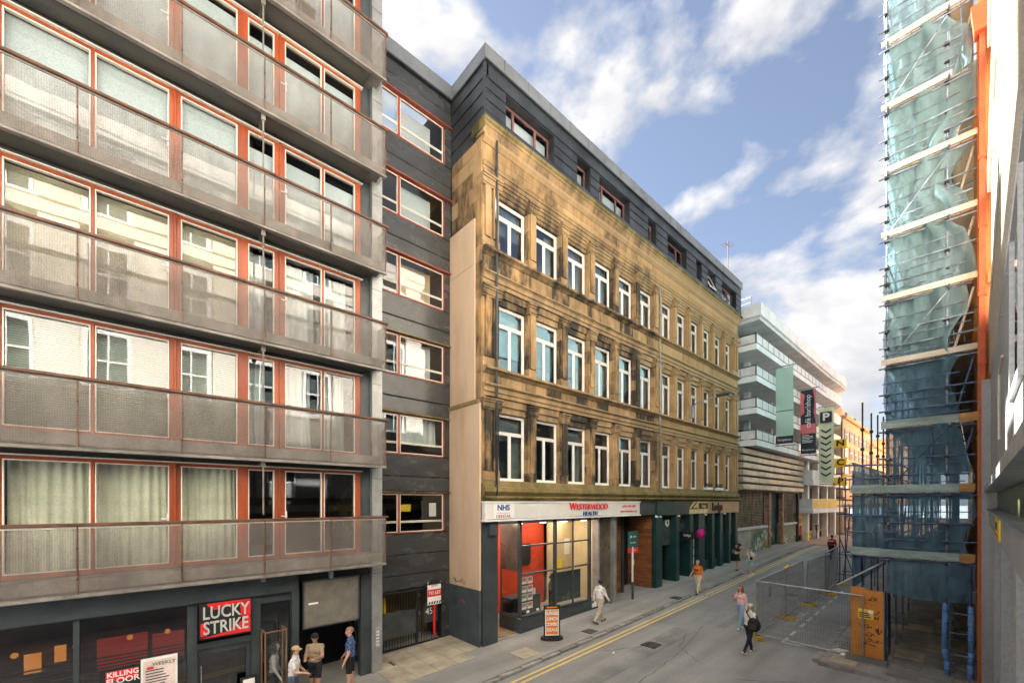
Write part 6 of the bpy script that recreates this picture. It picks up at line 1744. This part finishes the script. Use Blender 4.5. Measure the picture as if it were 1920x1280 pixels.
    if cap:
        cb_ = MB(); bb = MB().ball((0,0,0),1,(1,1,1),18,12)
        keep = [f for f in bb.f if sum(bb.v[i][2] for i in f)/len(f) > -.02]
        cb_.add([hv(v[0]*.056,-.003+v[1]*.064,.024+v[2]*.052) for v in bb.v], keep)
        vis = [hv(.045*math.cos(a),.05+.05*math.sin(a),.026-.006*math.sin(a)) for a in [math.pi*i/8 for i in range(9)]]
        k_ = len(vis); low_ = [p-Vector((0,0,.004*H)) for p in vis]
        cb_.add(vis+low_, [tuple(range(k_)),tuple(range(2*k_-1,k_-1,-1))]+[(i,(i+1)%k_,k_+(i+1)%k_,k_+i) for i in range(k_)])
        sub(root, cb_, 'cap', cap)
    root.rotation_euler = (0,0,R(face))          # 0 = facing up the street (+Y), 180 = towards the camera side
    return root, hands, pel, H
def local_part(root, mb, name, m): return sub(root, mb, name, m)
W = cloth('white',(0.70,0.69,0.68)); BK = cloth('black',(0.02,0.02,0.022)); SHW = cloth('shoe_white',(0.72,0.71,0.68)); SHD = cloth('shoe_dark',(0.03,0.028,0.026))
person('man in white long-sleeved shirt and pale cargo trousers walking away past the dental shop',-10.28,14.08,-8,1.78,'brown',W,cloth('khaki',(0.50,0.45,0.36)),SHD,1,1,2,((20,6),(-16,22)),((-16,14,16),(18,16,14)),'short',(0.012,0.010,0.010),loose=1.12,legw=1.12)
r_, h_, p_, H_ = person('bald man in orange T-shirt and cream trousers walking towards us outside the pub',-9.62,21.6,172,1.76,'fair',cloth('orange',(0.62,0.17,0.03)),cloth('cream',(0.62,0.53,0.38)),SHD,.3,1,3,((16,4),(-14,20)),((-18,22,12),(18,26,12)),'crop',(0.42,0.30,0.22),loose=1.14,legw=1.05)
local_part(r_, MB().prism([(-.13,1.30),(.13,1.30),(.10,1.24),(-.10,1.24)],'y',.125,.155), 'shirt_print', M['black'])
r_, h_, p_, H_ = person('young woman in black top and skirt with hands raised to her mouth',-10.26,28.64,165,1.64,'fair',BK,BK,SHD,.25,.3,1,((8,3),(-8,10)),((35,105,6),(35,105,6)),'long',(0.04,0.025,0.02),voxel=.015)
local_part(r_, MB().grid(lambda a,b_: ((.15+.055*(1-b_))*math.cos(a*6.283),(.105+.05*(1-b_))*math.sin(a*6.283),.64+.26*b_),18,3), 'skirt', BK)
local_part(r_, MB().ball((0,.10,1.14),.10,(1,.55,1.1)), 'white_bib', W)
person('bending man in black top and beige trousers leaning against the graffiti wall',-11.25,32.3,60,1.76,'tan',BK,cloth('beige',(0.46,0.38,0.28)),SHW,.9,.8,62,((10,6),(-16,6)),((10,30,8),(20,40,8)),'short',voxel=.015)
r_, h_, p_, H_ = person('jogging man in white T-shirt and mint shorts stepping across the yellow lines',-9.25,28.1,160,1.74,'fair',W,cloth('mint',(0.26,0.58,0.48)),SHW,.3,.36,3,((26,20),(-14,26)),((-22,80,16),(10,95,14)),'crop',(0.20,0.11,0.06),voxel=.015,loose=1.05)
local_part(r_, MB().box(-.19,-.06,.12,.20,1.0,1.16).tube([(-.12,.15,1.15),(.06,.11,1.44)],.016), 'bag', BK)
pk = person('woman with long ginger hair in pink top and wide blue jeans walking towards the camera',-6.1,17.46,158,1.68,'fair',cloth('pink',(0.72,0.46,0.44)),cloth('denim',(0.22,0.32,0.46)),SHW,1,1,2,((16,5),(-10,10)),((-8,18,12),(28,112,8)),'long',(0.26,0.075,0.02),legw=1.22,voxel=.013)
person('grey-haired woman in white top and dark jeans with a black shoulder bag by the fence',-5.03,15.09,-20,1.66,'fair',cloth('offwhite',(0.66,0.62,0.57)),cloth('darkdenim',(0.022,0.03,0.045)),SHW,.35,1,4,((18,5),(-18,16)),((20,35,10),(-12,25,14)),'short',(0.55,0.50,0.46),voxel=.013,loose=1.06)
bx, by = -4.83, 14.92; bz = g(15)
sb = thing('shoulder_bag','large black shoulder bag hanging on the back of the grey-haired woman','bag',(bx,by,bz+.8))
bg_ = MB().ball((bx,by,bz+1.02),.2,(1.0,.75,1.15),14,10); bg_.build('bag_body', BK, sb, smooth=True)
MB().tube([(bx-.1,by-.02,bz+1.2),(bx-.24,by+.02,bz+1.40),(bx-.22,by+.2,bz+1.43)],.022,6).tube([(bx+.1,by,bz+1.2),(bx+.05,by+.08,bz+1.32)],.022,6).build('strap', BK, sb)
MB().box(bx-.1,bx+.1,by-.165,by-.14,bz+.9,bz+1.08).build('pocket', cloth('charcoal',(0.04,0.04,0.042)), sb)
r_, h_, p_, H_ = person('man in maroon jacket with white stripe and dark trousers walking away beyond the fence',-7.06,37.6,-10,1.76,'tan',cloth('maroon',(0.26,0.02,0.03)),cloth('navy',(0.02,0.024,0.035)),SHD,1,1,10,((20,5),(-18,30)),((-10,40,12),(14,50,12)),'short',voxel=.016,loose=1.15)
local_part(r_, MB().grid(lambda a,b_: (-.2+.4*a,-.115+.045*math.sin(3.14*a)*-1+.03,1.30+.06*b_),8,1), 'stripe', W)
person('man dressed in black standing at the car park entrance',-11.6,54.6,170,1.78,'tan',BK,BK,SHD,.3,1,0,((4,0),(-4,4)),((4,10,10),(-4,10,10)),'short',voxel=.018)
person('person in teal top far up the street under the yellow cube sign',-8.3,60,150,1.72,'fair',cloth('teal',(0.05,0.38,0.38)),cloth('navy2',(0.03,0.03,0.05)),SHD,.3,1,0,((10,2),(-8,8)),voxel=.02)
person('person in dark coat far up the street behind the slim scaffold tower',-7.0,57,170,1.74,'fair',cloth('plum',(0.10,0.03,0.06)),BK,SHD,1,1,0,((12,2),(-8,8)),voxel=.02)
# the group by the bar
person('person in white T-shirt and beige cap, back turned, by the bar',-11.62,2.98,-30,1.66,'fair',W,cloth('denim2',(0.10,0.12,0.16)),SHW,.35,1,4,((4,0),(-4,2)),((10,30,14),(14,60,12)),'short',(0.07,0.045,0.03),cap=cloth('capbeige',(0.50,0.36,0.20)),voxel=.011,loose=1.12,headturn=-20)
person('man in taupe T-shirt and black cap gesturing with one hand by the bar',-12.0,3.62,-128,1.74,'tan',cloth('taupe',(0.33,0.25,0.17)),cloth('shortdark',(0.03,0.032,0.04)),SHD,.35,.42,0,((3,0),(-3,0)),((30,70,14),(22,75,8)),'short',(0.03,0.02,0.016),cap=BK,voxel=.011,loose=1.1,headturn=18)
CL['plaid'] = plaid()
person('bald man in blue checked short-sleeved shirt standing at the service opening',-11.6,4.42,152,1.80,'fair',CL['plaid'],BK,SHD,.36,.42,0,((3,0),(-3,0)),((4,20,10),(6,35,12)),'crop',(0.30,0.18,0.12),voxel=.011,loose=1.1,headturn=22)
person('long-haired person in grey shirt standing behind the copper framed glass screen',-12.12,2.66,-20,1.72,'fair',cloth('greyshirt',(0.26,0.25,0.24)),BK,SHD,.6,1,0,((3,0),(-3,0)),((4,20,10),(6,25,10)),'long',(0.015,0.012,0.012),voxel=.012)
# receptionist seen through the shop glass
person('receptionist in dark top behind the desk inside the dental shop',-13.2,14.3,-60,1.6,'tan',cloth('reception',(0.03,0.07,0.07)),BK,SHD,.4,1,0,((3,0),(-3,0)),((10,40,10),(10,40,10)),'short',voxel=.018,z=.16)
